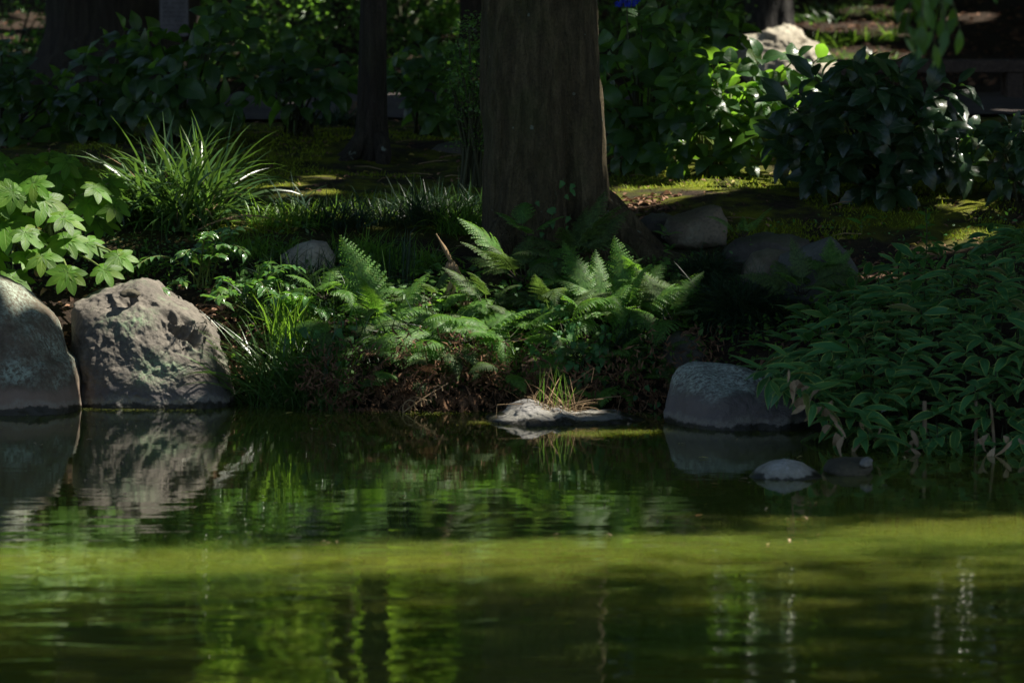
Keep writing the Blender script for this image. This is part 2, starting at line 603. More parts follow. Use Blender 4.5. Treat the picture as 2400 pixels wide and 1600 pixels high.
M['fern_stem'] = plain_mat('dark_fern_stem', (0.03, 0.022, 0.014), 0.7, 0.3, 40)
M['flower'] = plain_mat('blue_petal', (0.03, 0.055, 0.55), 0.5, 0.35, 30, 0.3, 0.1, 0.3)
M['bark'] = bark_mat('smooth_mossy_bark', (0.078, 0.062, 0.032), (0.140, 0.112, 0.062), 30, 9.0, 1.0, 0.45, 0.025)
M['bark_dark'] = bark_mat('dark_bark', (0.026, 0.021, 0.016), (0.050, 0.040, 0.030), 34, 3.0, 0.9, 0.15)
M['bark_rough'] = bark_mat('grey_furrowed_bark', (0.05, 0.047, 0.043), (0.13, 0.122, 0.11), 30, 5, 1.0, 0.0, 0.04)
M['bench'] = bark_mat('weathered_bench_wood', (0.055, 0.040, 0.033), (0.085, 0.062, 0.050), 40, 40, 0.3, 0.0)
M['stump'] = bark_mat('log_post_wood', (0.13, 0.085, 0.060), (0.20, 0.135, 0.095), 40, 3, 0.6, 0.0)
M['rock_smooth'] = rock_mat('smooth_brown_boulder', (0.090, 0.070, 0.048), (0.145, 0.115, 0.082), (0.30, 0.36, 0.29), 0.5, (0.20, 0.145, 0.11), 0.11, 0.15, 0.45, 55)
M['rock_pit'] = rock_mat('pitted_grey_boulder', (0.108, 0.096, 0.078), (0.175, 0.155, 0.125), (0.20, 0.28, 0.16), 0.62, (0.11, 0.10, 0.095), 0.10, 0.0, 0.8, 45)
M['rock_islet'] = rock_mat('grey_islet_rock', (0.135, 0.1312, 0.1237), (0.225, 0.2175, 0.2025), (0.33, 0.33, 0.30), 0.6, (0.17, 0.165, 0.155), 0.04, 0.0, 0.7, 50)
M['rock_lichen'] = rock_mat('lichen_banded_boulder', (0.1, 0.092, 0.084), (0.152, 0.14, 0.128), (0.40, 0.47, 0.41), 0.40, (0.135, 0.118, 0.115), 0.135, 0.0, 0.7, 60, 0.31)
M['rock_pale'] = rock_mat('pale_water_stone', (0.288, 0.288, 0.272), (0.4, 0.4, 0.384), (0.5, 0.5, 0.48), 0.6, (0.05, 0.045, 0.03), 0.034, 0.0, 0.4, 60)
M['rock_wet'] = rock_mat('wet_dark_stone', (0.05, 0.045, 0.03), (0.08, 0.07, 0.045), (0.1, 0.1, 0.06), 0.7, None, None, 0.0, 0.4, 60)
M['rock_tan'] = rock_mat('tan_garden_stone', (0.115, 0.095, 0.065), (0.18, 0.15, 0.105), (0.22, 0.24, 0.17), 0.62, None, None, 0.3, 0.6, 60)
M['rock_grey'] = rock_mat('blue_grey_stone', (0.075, 0.078, 0.070), (0.12, 0.124, 0.115), (0.2, 0.21, 0.2), 0.7, None, None, 0.1, 0.45, 70)
M['rock_dark'] = rock_mat('dark_stone', (0.055, 0.049, 0.041), (0.09, 0.082, 0.068), (0.1, 0.11, 0.08), 0.7, None, None, 0.3, 0.5, 60)
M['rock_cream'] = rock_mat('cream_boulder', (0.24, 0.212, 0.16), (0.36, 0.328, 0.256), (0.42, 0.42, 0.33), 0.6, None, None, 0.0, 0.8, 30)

# ------------------------------------------------------------------ ground
GY = [10, 18.9, 19.35, 19.6, 20.0, 20.5, 21, 22, 24, 26, 28, 32, 34, 38, 44, 60, 400]
GZ = [-0.9, -0.5, -0.12, 0.08, 0.32, 0.50, 0.64, 0.86, 1.0, 1.08, 1.14, 1.18, 1.32, 1.92, 2.9, 4.2, 6.0]
SX = [-400, -1.25, -0.5, 0.5, 0.95, 1.35, 1.8, 2.6, 400]
SS = [-0.3, -0.3, 0.05, 0.05, 0.3, 1.0, 1.45, 1.7, 1.7]


def gz(x, y):
    x, y = np.asarray(x, float), np.asarray(y, float)
    sh = np.interp(x, SX, SS)
    fall = np.clip((20.7 - y) / np.where(sh < 0, 1.0, 2.4), 0, 1)
    z = np.interp(y + sh * fall, GY, GZ)
    p = np.stack([np.ravel(x) * 0.9, np.ravel(y) * 0.9, np.zeros(np.size(x))], 1)
    n = fbm(p, 3, 5).reshape(np.shape(z)) * 0.035
    n2 = fbm(p * 8, 3, 9).reshape(np.shape(z)) * 0.010
    return z + (n + n2) * np.clip((y - 19.6) / 1.0, 0, 1)


def gz1(x, y):
    return float(gz(np.array([x]), np.array([y]))[0])


def gp(px, Y, dz=0.0):
    """ground point under photo column px at distance Y"""
    x = P(px, 500, Y)[0]
    return np.array([x, Y, gz1(x, Y) + dz])


xs = np.concatenate([[-400, -120, -40, -18, -10, -7], np.arange(-5, 5.01, 0.05), [7, 10, 18, 40, 120, 400]])
ys = np.concatenate([[2, 8, 14, 16.5], np.arange(17.2, 30.01, 0.05), np.arange(30.25, 46, 0.25), [50, 58, 70, 100, 200, 400]])
XX, YY = np.meshgrid(xs, ys)
ZZ = gz(XX.ravel(), YY.ravel())
nx, ny = len(xs), len(ys)
idx = np.arange(nx * ny).reshape(ny, nx)
GF = np.stack([idx[:-1, :-1], idx[:-1, 1:], idx[1:, 1:], idx[1:, :-1]], -1).reshape(-1, 4)
structure(put('ground', mk_mesh('ground', np.stack([XX.ravel(), YY.ravel(), ZZ], 1), GF), M['ground']))

# gravel path behind the moss
pxs = np.arange(-9, 9.01, 0.15)
V, F = [], []
for k, x in enumerate(pxs):
    y0 = 26.9 + 0.25 * math.sin(x * 0.7 + 1) + 0.07 * x
    y1 = 31.2 + 0.2 * math.sin(x * 0.5)
    for q in range(9):
        y = y0 + (y1 - y0) * q / 8
        V.append((x, y, gz1(x, y) + 0.02))
for k in range(len(pxs) - 1):
    for q in range(8):
        a = k * 9 + q
        F.append((a, a + 9, a + 10, a + 1))
structure(put('path', mk_mesh('path', np.array(V), np.array(F)), M['path']))

# water: one level sheet
wx = np.array([-400, -60, -12, -5, 0, 5, 12, 60, 400.0])
wy = np.array([-300, -20, 4, 10, 13, 16, 19, 21.0])
XX, YY = np.meshgrid(wx, wy)
idx = np.arange(len(wx) * len(wy)).reshape(len(wy), len(wx))
WF = np.stack([idx[:-1, :-1], idx[:-1, 1:], idx[1:, 1:], idx[1:, :-1]], -1).reshape(-1, 4)
structure(put('water', mk_mesh('water', np.stack([XX.ravel(), YY.ravel(), 0 * XX.ravel()], 1), WF), M['water']))

# ------------------------------------------------------------------ rocks


def rock(name, label, outline, Y, depth, mat, cat='boulder', seed=1, p=0.62, amp=0.03, freq=5.0, nu=96, nv=56, pits=None, face=None, group=None):
    """outline: photo pixels of the front silhouette; depth: half thickness in metres"""
    ol = np.array(outline, float)
    c = (ol.min(0) + ol.max(0)) / 2
    pts = []
    for a, b in zip(ol, np.roll(ol, -1, 0)):
        pts += [a + (b - a) * k / 24 for k in range(24)]
    pts = np.array(pts) - c
    ang = np.arctan2(-pts[:, 1], pts[:, 0])
    rad = np.hypot(pts[:, 0], pts[:, 1])
    o = np.argsort(ang)
    ang, rad = ang[o], rad[o]
    u = np.linspace(-math.pi, math.pi, nu, endpoint=False)
    r = np.interp(u, np.concatenate([ang - 2 * math.pi, ang, ang + 2 * math.pi]), np.tile(rad, 3)) / FPX * Y
    h = nv // 2
    Ch = np.sin(np.linspace(0.012, math.pi / 2, h))
    Sh = np.sqrt(np.clip(1 - Ch ** (2 / p), 0, 1)) ** 0.85
    C = np.concatenate([Ch, Ch[:-1][::-1]])
    S = np.concatenate([-Sh, Sh[:-1][::-1]])
    nv = len(C)
    X = C[:, None] * (r * np.cos(u))[None]
    Z = C[:, None] * (r * np.sin(u))[None]
    Yd = S[:, None] * depth * np.ones(nu)[None]
    Q = np.stack([X, Yd, Z], -1).reshape(-1, 3)
    # lean: the front bulges low and recedes towards the top
    H = r.max()
    Q[:, 1] += (Q[:, 2] / H) * depth * 0.45 * (Q[:, 1] < depth)
    d = Q / np.maximum(1e-6, np.linalg.norm(Q, axis=1, keepdims=True))
    ctr = P(c[0], c[1], Y)
    wp = Q + ctr
    disp = amp * fbm(wp * freq, 5, seed, 0.55)
    if pits is not None:
        f, a, th = pits[:3]
        w = worley(wp * f + 0.35 * np.stack([fbm(wp * 9, 2, 70 + k) for k in range(3)], 1), seed)
        hole = np.clip(1 - w / th, 0, 1)
        m = np.clip(fbm(wp * 3.4, 2, seed + 40) * 2.2 + 0.55, 0, 1)
        if len(pits) > 3:
            m = m * np.clip((wp[:, 2] - pits[3]) / 0.08, 0, 1)
        disp = disp - a * np.sqrt(hole) * m
        w2 = worley(wp * f * 2.1 + 0.3 * np.stack([fbm(wp * 15, 2, 80 + k) for k in range(3)], 1), seed + 5)
        disp = disp - a * 0.32 * np.sqrt(np.clip(1 - w2 / 0.5, 0, 1)) * m
        disp = disp + 0.004 * fbm(wp * 45, 3, seed + 9) + 0.010 * np.abs(fbm(wp * 9, 3, seed + 19))
    Q = Q + d * disp[:, None]
    if face is not None:
        Q = face(Q)
    idx = np.arange(nu * nv).reshape(nv, nu)
    F = np.stack([idx[:-1], np.roll(idx[:-1], -1, 1), np.roll(idx[1:], -1, 1), idx[1:]], -1).reshape(-1, 4)
    caps = [idx[0][::-1][None], idx[-1][None]]
    base = np.array([ctr[0], Y, ctr[2]])
    ob = put(name, mk_mesh(name, Q, [F] + caps), mat, None, base)
    return tag(ob, label, cat, group)


rock('smooth_boulder', 'large smooth brown boulder at the left edge of the photo, rising straight from the water',
     [(-150, 660), (-60, 640), (0, 655), (40, 676), (85, 715), (115, 742), (140, 790), (152, 825), (175, 840), (186, 880), (197, 960), (205, 1030), (60, 1060), (-150, 1060), (-185, 960), (-190, 820), (-175, 720)],
     19.7, 0.42, M['rock_smooth'], seed=3, amp=0.022, freq=4, nu=200, nv=100, p=0.6)
rock('pitted_boulder', 'pitted grey boulder with deep holes and a sunlit face, second from left at the waterline',
     [(168, 760), (175, 715), (205, 700), (245, 680), (290, 671), (330, 664), (362, 670), (390, 690), (425, 706), (455, 722), (485, 745), (512, 790), (535, 850), (560, 930), (570, 1010), (360, 1040), (190, 1030), (178, 900)],
     19.95, 0.38, M['rock_pit'], seed=8, amp=0.020, freq=5, nu=460, nv=260, p=0.55, pits=(11.0, 0.10, 0.55, 0.18))
rock('black_stone', 'small black stone slab lying on top of the pitted boulder',
     [(278, 690), (290, 682), (310, 679), (328, 684), (330, 692), (318, 697), (292, 697)], 19.74, 0.035, M['rock_wet'], 'stone', 5, 0.5, 0.006, 20, 40, 24)
rock('islet_rock', 'low grey rock islet topped with dry grass, out in the water below the ferns',
     [(1138, 990), (1150, 975), (1175, 968), (1190, 955), (1212, 945), (1245, 940), (1270, 950), (1290, 962), (1312, 955), (1330, 962), (1350, 970), (1385, 968), (1420, 966), (1450, 968), (1480, 976), (1502, 986), (1490, 1030), (1300, 1050), (1160, 1030)],
     19.05, 0.30, M['rock_islet'], 'rock', 12, 0.75, 0.020, 15, 260, 130, pits=(19.0, 0.010, 0.5))
rock('lichen_boulder', 'rounded dark boulder with a pale lichen band, half under the bamboo leaves',
     [(1570, 965), (1576, 925), (1588, 895), (1606, 873), (1632, 862), (1680, 863), (1740, 868), (1800, 884), (1860, 900), (1915, 930), (1945, 970), (1955, 1020), (1940, 1070), (1750, 1080), (1620, 1065), (1580, 1010)],
     18.98, 0.42, M['rock_lichen'], seed=23, amp=0.045, freq=2.6, nu=240, nv=120, p=0.85)
rock('pale_stone', 'small pale domed stone with a dark wet foot, standing alone in the water',
     [(1752, 1118), (1775, 1098), (1800, 1084), (1840, 1077), (1880, 1084), (1915, 1102), (1932, 1120), (1900, 1150), (1780, 1150)],
     16.85, 0.13, M['rock_pale'], 'stone', 31, 0.7, 0.006, 12, 90, 50)
rock('sunken_stone', 'dark wet stone with one pale tip, just breaking the water beside the bamboo',
     [(1925, 1100), (1945, 1080), (1985, 1072), (2030, 1074), (2045, 1095), (2030, 1120), (1950, 1120)],
     16.98, 0.12, M['rock_wet'], 'stone', 33, 0.7, 0.008, 12, 60, 36)
rock('tip_stone', 'little white stone chip beside the dark wet stone at the water',
     [(2018, 1085), (2030, 1073), (2041, 1076), (2044, 1089), (2026, 1093)], 16.9, 0.03, M['rock_islet'], 'stone', 35, 0.7, 0.016, 26, 40, 26)
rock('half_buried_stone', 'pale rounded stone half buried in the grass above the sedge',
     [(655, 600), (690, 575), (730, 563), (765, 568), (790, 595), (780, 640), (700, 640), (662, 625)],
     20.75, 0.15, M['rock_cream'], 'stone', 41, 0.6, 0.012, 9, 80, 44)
rock('shadowed_stone', 'black shadowed stone beside the buttress root of the large tree',
     [(1470, 560), (1490, 525), (1525, 500), (1560, 498), (1590, 520), (1605, 580), (1560, 620), (1490, 610)],
     21.55, 0.14, M['rock_dark'], 'stone', 43, 0.6, 0.014, 8, 80, 44)
rock('tan_block', 'blocky tan stone in front of the sunlit moss strip',
     [(1552, 555), (1565, 510), (1610, 498), (1660, 484), (1692, 482), (1704, 520), (1700, 575), (1640, 585), (1570, 580)],
     21.3, 0.17, M['rock_tan'], 'stone', 47, 0.45, 0.016, 8, 90, 50)
rock('small_root_stone', 'small sunlit stone wedged behind the tree root at the moss edge',
     [(1452, 510), (1470, 497), (1500, 500), (1512, 515), (1495, 530), (1460, 528)], 21.8, 0.06, M['rock_tan'], 'stone', 49, 0.6, 0.012, 14, 50, 28)
rock('low_dark_stone', 'long low dark stone lying behind the tan wedge stone',
     [(1690, 590), (1720, 560), (1780, 548), (1850, 552), (1900, 562), (1900, 600), (1800, 620), (1710, 625)],
     21.0, 0.15, M['rock_dark'], 'stone', 53, 0.6, 0.014, 8, 80, 44)
rock('tan_wedge', 'tan stone leaning against the grey angular stone among the ferns',
     [(1730, 660), (1740, 620), (1765, 595), (1800, 585), (1850, 590), (1860, 640), (1850, 720), (1760, 720)],
     20.45, 0.14, M['rock_tan'], 'stone', 57, 0.5, 0.01, 8, 80, 44)
rock('angular_stone', 'blue grey angular stone with a pointed top behind the ferns by the bamboo',
     [(1800, 700), (1808, 640), (1830, 600), (1890, 575), (1950, 556), (1985, 590), (2012, 630), (2010, 700), (1900, 730)],
     20.25, 0.16, M['rock_grey'], 'stone', 59, 0.42, 0.008, 7, 90, 50)
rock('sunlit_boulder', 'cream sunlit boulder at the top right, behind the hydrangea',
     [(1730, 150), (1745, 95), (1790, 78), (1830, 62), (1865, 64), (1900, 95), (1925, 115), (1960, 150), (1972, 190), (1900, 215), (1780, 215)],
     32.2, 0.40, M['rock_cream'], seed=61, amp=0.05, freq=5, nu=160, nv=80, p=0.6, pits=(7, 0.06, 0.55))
rock('mossy_stone', 'flat dark stone sunk in the moss left of the large trunk',
     [(1010, 352), (1030, 338), (1070, 331), (1110, 336), (1130, 352), (1090, 372), (1030, 368)], 24.4, 0.15, M['rock_dark'], 'stone', 67, 0.6, 0.01, 8, 60, 34)
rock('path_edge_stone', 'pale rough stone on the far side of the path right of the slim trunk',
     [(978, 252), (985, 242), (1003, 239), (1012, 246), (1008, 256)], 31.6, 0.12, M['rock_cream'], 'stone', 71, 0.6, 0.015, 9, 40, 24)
rock('bank_stone', 'dark stone in the undercut bank beside the lichen boulder',
     [(1555, 850), (1560, 800), (1590, 780), (1640, 785), (1660, 830), (1640, 880), (1580, 890)], 19.75, 0.12, M['rock_dark'], 'stone', 73, 0.6, 0.015, 8, 60, 34)

# ------------------------------------------------------------------ sunlight through the crowns
# gaps shaped in the unseen crowns to place the sun pools: (photo x, photo y, distance, radius in metres) of every place the sun reaches
SHAFTS = [
    # lily turf, fatsia and the narrow leaved shrub on the left bank
    (50, 440, 20.25, .28), (180, 460, 20.3, .24), (110, 400, 20.35, .15), (330, 380, 21.4, .30), (430, 370, 21.5, .28), (520, 380, 21.5, .24), (250, 600, 20.3, .13), (60, 560, 20.2, .13),
    (550, 560, 20.32, .24), (600, 650, 20.15, .2), (460, 640, 20.2, .17), (530, 700, 19.95, .17), (470, 540, 20.45, .15), (640, 590, 20.3, .12), (330, 590, 20.4, .10),
    (40, 690, 19.7, .10), (150, 735, 19.8, .06), (188, 900, 19.6, .07), (240, 690, 19.9, .14), (380, 740, 19.7, .06), (400, 800, 19.62, .08), (412, 870, 19.58, .055), (310, 680, 19.95, .08),
    # bank grasses and ferns
    (1050, 470, 21.65, .13), (1100, 500, 21.6, .08), (960, 500, 21.6, .10), (870, 490, 21.7, .07), (700, 480, 21.7, .10), (640, 500, 21.6, .09), (780, 510, 21.6, .06),
    (720, 590, 20.28, .08), (830, 610, 20.25, .09), (960, 610, 20.25, .08), (1050, 620, 20.2, .07), (700, 650, 20.3, .1), (670, 790, 19.9, .06), (690, 720, 20.0, .05), (880, 640, 20.2, .06),
    (1160, 545, 20.38, .07), (1210, 580, 20.25, .07), (1060, 640, 20.2, .12), (1080, 740, 20.0, .10), (1055, 770, 19.8, .07), (960, 710, 20.0, .07),
    (1420, 640, 20.1, .13), (1540, 640, 20.1, .14), (1250, 760, 19.8, .07), (1140, 770, 19.8, .08),
    (900, 900, 19.5, .04), (1150, 880, 19.5, .05), (1060, 860, 19.55, .05), (830, 840, 19.7, .04), (1010, 830, 19.7, .04), (1350, 790, 19.75, .04), (970, 960, 19.4, .05), (1000, 925, 19.4, .05), (1290, 935, 19.1, .17), (1340, 925, 19.1, .14), (1220, 965, 18.95, .10),
    # moss strip and the hydrangea right of the trunk
    (1450, 492, 22.1, .23), (1500, 482, 22.2, .23), (1550, 474, 22.3, .23), (1610, 462, 22.5, .19), (1670, 450, 22.7, .23), (1730, 440, 22.9, .14), (1790, 425, 23.1, .13), (1840, 415, 23.3, .10),
    (1800, 140, 23.5, .24), (1740, 120, 23.6, .18), (1770, 230, 23.2, .22), (1730, 310, 23.0, .16), (1690, 200, 23.0, .08), (1700, 390, 23.0, .08), (1870, 170, 23.4, .10),
    (1400, 170, 23.5, .07), (2350, 350, 22.0, .08), (2260, 220, 22.0, .05), (2330, 420, 21.8, .07), (690, 410, 22.6, .10), (760, 400, 23.0, .07), (720, 470, 22.2, .08),
    (2230, 560, 21.2, .10), (2280, 540, 21.4, .08), (2060, 640, 20.6, .06),
    (1412, 70, 21.05, .05), (1412, 230, 21.03, .05), (1400, 380, 20.98, .02),
    # slope at the top right, boulder, path
    (1820, 110, 32.2, .42), (1890, 150, 32.0, .28), (1960, 100, 34.0, .55), (2030, 90, 34.5, .42), (2000, 20, 36.0, .40), (2090, 60, 35.5, .14), (2290, 20, 36.5, .18), (2060, 10, 37, .25),
    (1000, 250, 30.5, .10), (920, 245, 30.0, .09), (660, 262, 28.5, .05), (20, 45, 36.0, .2), (2360, 262, 27.6, .07),
]
# the sunlit wood behind, above the frame, that the pond mirrors
for xx, yy, zz, rr in [(-1.35, 41, 4.3, 1.6), (-0.9, 40, 5.6, 1.4), (-2.2, 41, 5.2, 1.2), (-2.3, 41, 4.0, 1.1), (-1.5, 41, 3.2, 0.9), (0.95, 41, 3.6, 0.35), (2.6, 42, 5.0, 0.4), (2.4, 42, 6.0, 0.5), (-3.6, 41, 4.6, 0.5), (-0.75, 38, 1.9, 0.45), (-0.55, 37.5, 1.5, 0.3), (-2.6, 38, 1.8, 0.35), (-2.0, 38, 1.7, 0.25), (4.5, 42, 5.5, 0.5)]:
    SHAFTS.append((np.array([xx, yy, zz]), rr))
for k in range(5):
    SHAFTS.append((on_water(1370 + 32 * k, 1014 - k), .08))
for k in range(34):
    SHAFTS.append((R.choice([R.uniform(470, 830), R.uniform(880, 1090), R.uniform(0, 120)]), R.uniform(-20, 190), R.uniform(32.5, 37), R.uniform(.06, .2)))
_sp = np.array([P(*s[:3]) if len(s) == 4 else s[0] for s in SHAFTS])
_sr = np.array([s[-1] for s in SHAFTS])


def sunlit_gap(Q, leaf=0.05):
    """True where a leaf at Q would stand in one of the gaps the sun shines through"""
    out = np.zeros(len(Q), bool)
    wob = 1 + 0.28 * vnoise(Q * 2.2, 91)
    for c, r in zip(_sp, _sr):
        d = Q - c
        t = d @ SUN
        q = np.linalg.norm(d - t[:, None] * SUN, axis=1)
        out |= (t > 0.9) & (q < r * wob + leaf)
    # the long gap shaped to lay a sunlit band on the pond: project to the water along the sun
    t = Q[:, 2] / SUN[2]
    gx, gy = Q[:, 0] - t * SUN[0], Q[:, 1] - t * SUN[1]
    far = np.interp(gx, [-2.2, -0.8, 0.4, 2.2], [14.8, 15.02, 15.3, 15.8])
    keep = rng.random(len(Q))
    dens = np.interp(far - gy, [-0.6, 0.3, 0.7, 1.2, 1.9, 2.8, 4.5], [0.0, 0.97, 1.0, 0.8, 0.5, 0.25, 0.12])
    dens = np.where((gx < -3.2) | (gx > 3.2), dens * 0.3, dens)
    patch = vnoise(np.stack([gx * 0.8, gy * 2.0, gx * 0], 1), 17)
    out |= keep < dens + np.where((dens > 0.05) & (dens < 0.9), patch * 0.10, 0)
    return out


LEAF_OVAL = lambda t: 0.26 * math.sin(math.pi * min(1, max(0.0, t)) ** 0.85) + 0.004
CAN_LEAF = leafgeo(LEAF_OVAL, 2, 0.1, 0.3, cols=3)
CAN_LEAF = ((CAN_LEAF[0] - np.array([0, .5, 0])) * np.array([1.25, 1, 1]), CAN_LEAF[1], CAN_LEAF[2])


def crown_mesh(name, Q, size, geo=CAN_LEAF, flat=0.55):
    n = len(Q)
    ax = rdir(n)
    ax[:, 2] *= flat
    up = rdir(n) * 0.7 + np.array([0, 0, 0.8])
    return scatter_mesh(name, geo, Q, ax, up, size * rng.uniform(0.7, 1.35, n))


def trunk_mesh(name, base, top_z, prof, sides=40, seed=1, flute=None, roots=(), amp=0.012, rings=60, freq=(3.5, 1.2)):
    """prof: list of (z above base, dx, dy, radius)"""
    mb = MB()
    prof = np.array(prof, float)
    zz = np.unique(np.concatenate([np.linspace(0, 2.2, rings), np.linspace(2.2, top_z, 14)]))
    a = np.arange(sides) / sides * 2 * math.pi
    V = []
    for z in zz:
        dx, dy, r = (np.interp(z, prof[:, 0], prof[:, k]) for k in (1, 2, 3))
        rr = np.full(sides, r)
        if flute is not None:
            rr = rr * flute(a, z)
        V.append(np.stack([dx + rr * np.sin(a), dy - rr * np.cos(a), np.full(sides, z)], 1))
    V = np.concatenate(V)
    q = V * np.array([freq[0], freq[0], freq[1]]) * 2
    d = V * np.array([1, 1, 0])
    d /= np.maximum(1e-6, np.linalg.norm(d, axis=1, keepdims=True))
    V = V + d * (fbm(q + seed, 4, seed) * amp)[:, None]
    idx = np.arange(len(V)).reshape(-1, sides)
    F = np.stack([idx[:-1], np.roll(idx[:-1], -1, 1), np.roll(idx[1:], -1, 1), idx[1:]], -1).reshape(-1, 4)
    mb.add(V, [F, idx[-1][None]])
    for pts, rad in roots:
        v, f, u = tube(np.array(pts), rad, 12)
        v = v + 0.15 * np.array(rad).max() * fbm(v * 14, 3, seed + 3)[:, None] * np.array([0.5, 0.5, 1])
        mb.add(v, f, u)
    return mb.mesh(name)


def limbs(base, z0, z1, n, reach, r0, seed):
    mb = MB()
    q = random.Random(seed)
    for k in range(n):
        a = k / n * 6.283 + q.uniform(-.4, .4)
        zs = z0 + (z1 - z0) * q.uniform(0, .5)
        e = np.array([math.cos(a) * reach * q.uniform(.6, 1), math.sin(a) * reach * q.uniform(.6, 1), z1 + q.uniform(0, 2)])
        pts = bez((0, 0, zs), e * np.array([.5, .5, 1]) * np.array([1, 1, .75]) + np.array([0, 0, .5]), e, 9)
        mb.add(*tube(pts, np.linspace(r0, r0 * 0.2, 9), 7))
        for j in range(3):
            b = pts[3 + 2 * j]
            e2 = b + np.array([q.uniform(-1, 1), q.uniform(-1, 1), q.uniform(.1, .9)]) * reach * 0.35
            mb.add(*tube(bez(b, (b + e2) / 2 + np.array([0, 0, .2]), e2, 6), np.linspace(r0 * .4, r0 * .08, 6), 5))
    return mb.mesh('limb')


# --- unseen high crowns that shade the bank and pond, gaps left for the sun pools
HIGH_LEAF = (np.array([(0, -.5, 0), (.3, -.05, .03), (0, .5, -.04), (-.3, .05, .03)]), np.array([(0, 1, 2, 3)]), np.array([(.5, 0), (1, .5), (.5, 1), (0, .5)]))


def high_leaves(n, x0, x1, y0, y1, zlo, zhi, gap):
    g = np.stack([rng.uniform(x0, x1, n), rng.uniform(y0, y1, n)], 1)
    zc = zlo + (zhi - zlo) * rng.random(n)
    t = (zc - 0.6) / SUN[2]
    q = np.stack([g[:, 0] + t * SUN[0], g[:, 1] + t * SUN[1], zc], 1)
    return q[~sunlit_gap(q, gap)]


CQ = np.concatenate([high_leaves(115000, -5.5, 5.5, 16.5, 40.0, 7.0, 10.6, 0.10), high_leaves(40000, -4.4, 4.2, 10.6, 15.5, 13.0, 17.0, 0.06), high_leaves(16000, -5.0, 4.8, 14.9, 17.0, 12.0, 15.0, 0.07)])
OQ = np.concatenate([high_leaves(5000, -13, -4.4, 5, 20, 11, 15, .25), high_leaves(5000, 4.2, 13, 5, 20, 11, 15, .25), high_leaves(3000, -4.6, 4.4, 5, 10.6, 13, 17, .25), high_leaves(30000, -20, -5.2, 21, 52, 7.0, 11.0, .25), high_leaves(30000, 5.2, 20, 21, 52, 7.0, 11.0, .25), high_leaves(14000, -7, 7.5, 40, 52, 7, 11, .25)])  # outer leaves added unseen overhead to hold back sky light

TREES = {}


def flute_big(a, z):
    a = (a + math.pi) % (2 * math.pi) - math.pi
    s = np.clip((1.15 - z) / 0.6, 0, 1)
    r = 1 - 0.17 * np.exp(-((a - 0.50) / 0.10) ** 2) * np.clip((1.05 - z) / 0.55, 0, 1) - 0.03 * np.exp(-((a - 0.42) / 0.25) ** 2)
    r = r + 0.05 * s * np.exp(-((a - 1.1) / 0.35) ** 2)
    r = r + 0.035 * np.cos(3 * a + 0.8) * (0.4 + s) + 0.02 * np.cos(7 * a)
    return r


BT = gp(1268, 21.0, -0.12)
r_ = 1 / FPX * 21
big = thing('large_tree', 'thick smooth barked tree trunk rising from the ferns in the middle of the bank', 'tree', BT)
put('trunk', trunk_mesh('trunk', BT, 9.5, [(0, 0.03, 0.02, 0.36), (0.25, 0.02, 0.01, 0.325), (0.6, 0.005, 0, 0.306), (0.95, -0.004, 0, 0.300), (1.3, -0.01, 0, 0.288), (2.2, -0.015, 0, .28), (5, -.1, 0, .25), (9.5, -.2, .2, .12)], 120, 4, flute_big,
    [([(0.14, 0.02, 0.50), (0.29, .0, 0.34), (0.40, -.05, 0.20), (0.56, -.12, 0.10), (0.80, -.16, 0.05), (1.05, -0.2, -.05)], [.08, .085, .08, .07, .055, .04]),
     ([(0.15, 0.1, 0.5), (0.34, 0.12, .36), (0.48, 0.15, 0.22), (.6, .2, .12), (.8, .3, .05)], [.08, .07, .06, .05, .03]),
     ([(-.1, -.1, .4), (-.2, -.25, .18), (-.25, -.4, .0), (-.3, -.6, -.2)], [.1, .09, .07, .04])], amp=0.014, rings=150, freq=(7, 2.2)), M['bark'], big)
put('limb', limbs(BT, 5.5, 7.6, 6, 6.5, .10, 9), M['bark'], big)
TREES['large'] = (big, BT)


def flute_slim(a, z):
    s = np.clip((0.35 - z) / 0.35, 0, 1)
    return 1 + 0.08 * np.cos(4 * a + 1) * (0.3 + s) + 0.05 * np.cos(7 * a)


ST = gp(872, 24.0, -0.08)
slim = thing('slim_tree', 'slim dark trunk with flaring roots standing in the moss left of the large tree', 'tree', ST)
put('trunk', trunk_mesh('trunk', ST, 8.5, [(0, 0, 0, 0.125), (0.12, 0, 0, 0.10), (0.3, .0, 0, .085), (.6, .005, 0, .078), (1.1, .012, 0, .071), (2.2, .02, 0, .066), (8.5, .1, .1, .03)], 48, 14, flute_slim,
    [([(-.04, -.05, .22), (-.10, -.10, .10), (-.18, -.14, .03), (-.30, -.2, -.04)], [.05, .045, .035, .02]),
     ([(.05, -.06, .20), (.07, -.12, .10), (.07, -.17, .03), (.08, -.25, -.04)], [.05, .05, .04, .02]),
     ([(-.05, .0, .2), (-.14, .02, .09), (-.24, .04, .02), (-.4, .08, -.05)], [.045, .04, .03, .015])], amp=0.006, rings=70), M['bark_dark'], slim)
put('limb', limbs(ST, 4.5, 7, 5, 3, .05, 5), M['bark_dark'], slim)
TREES['slim'] = (slim, ST)


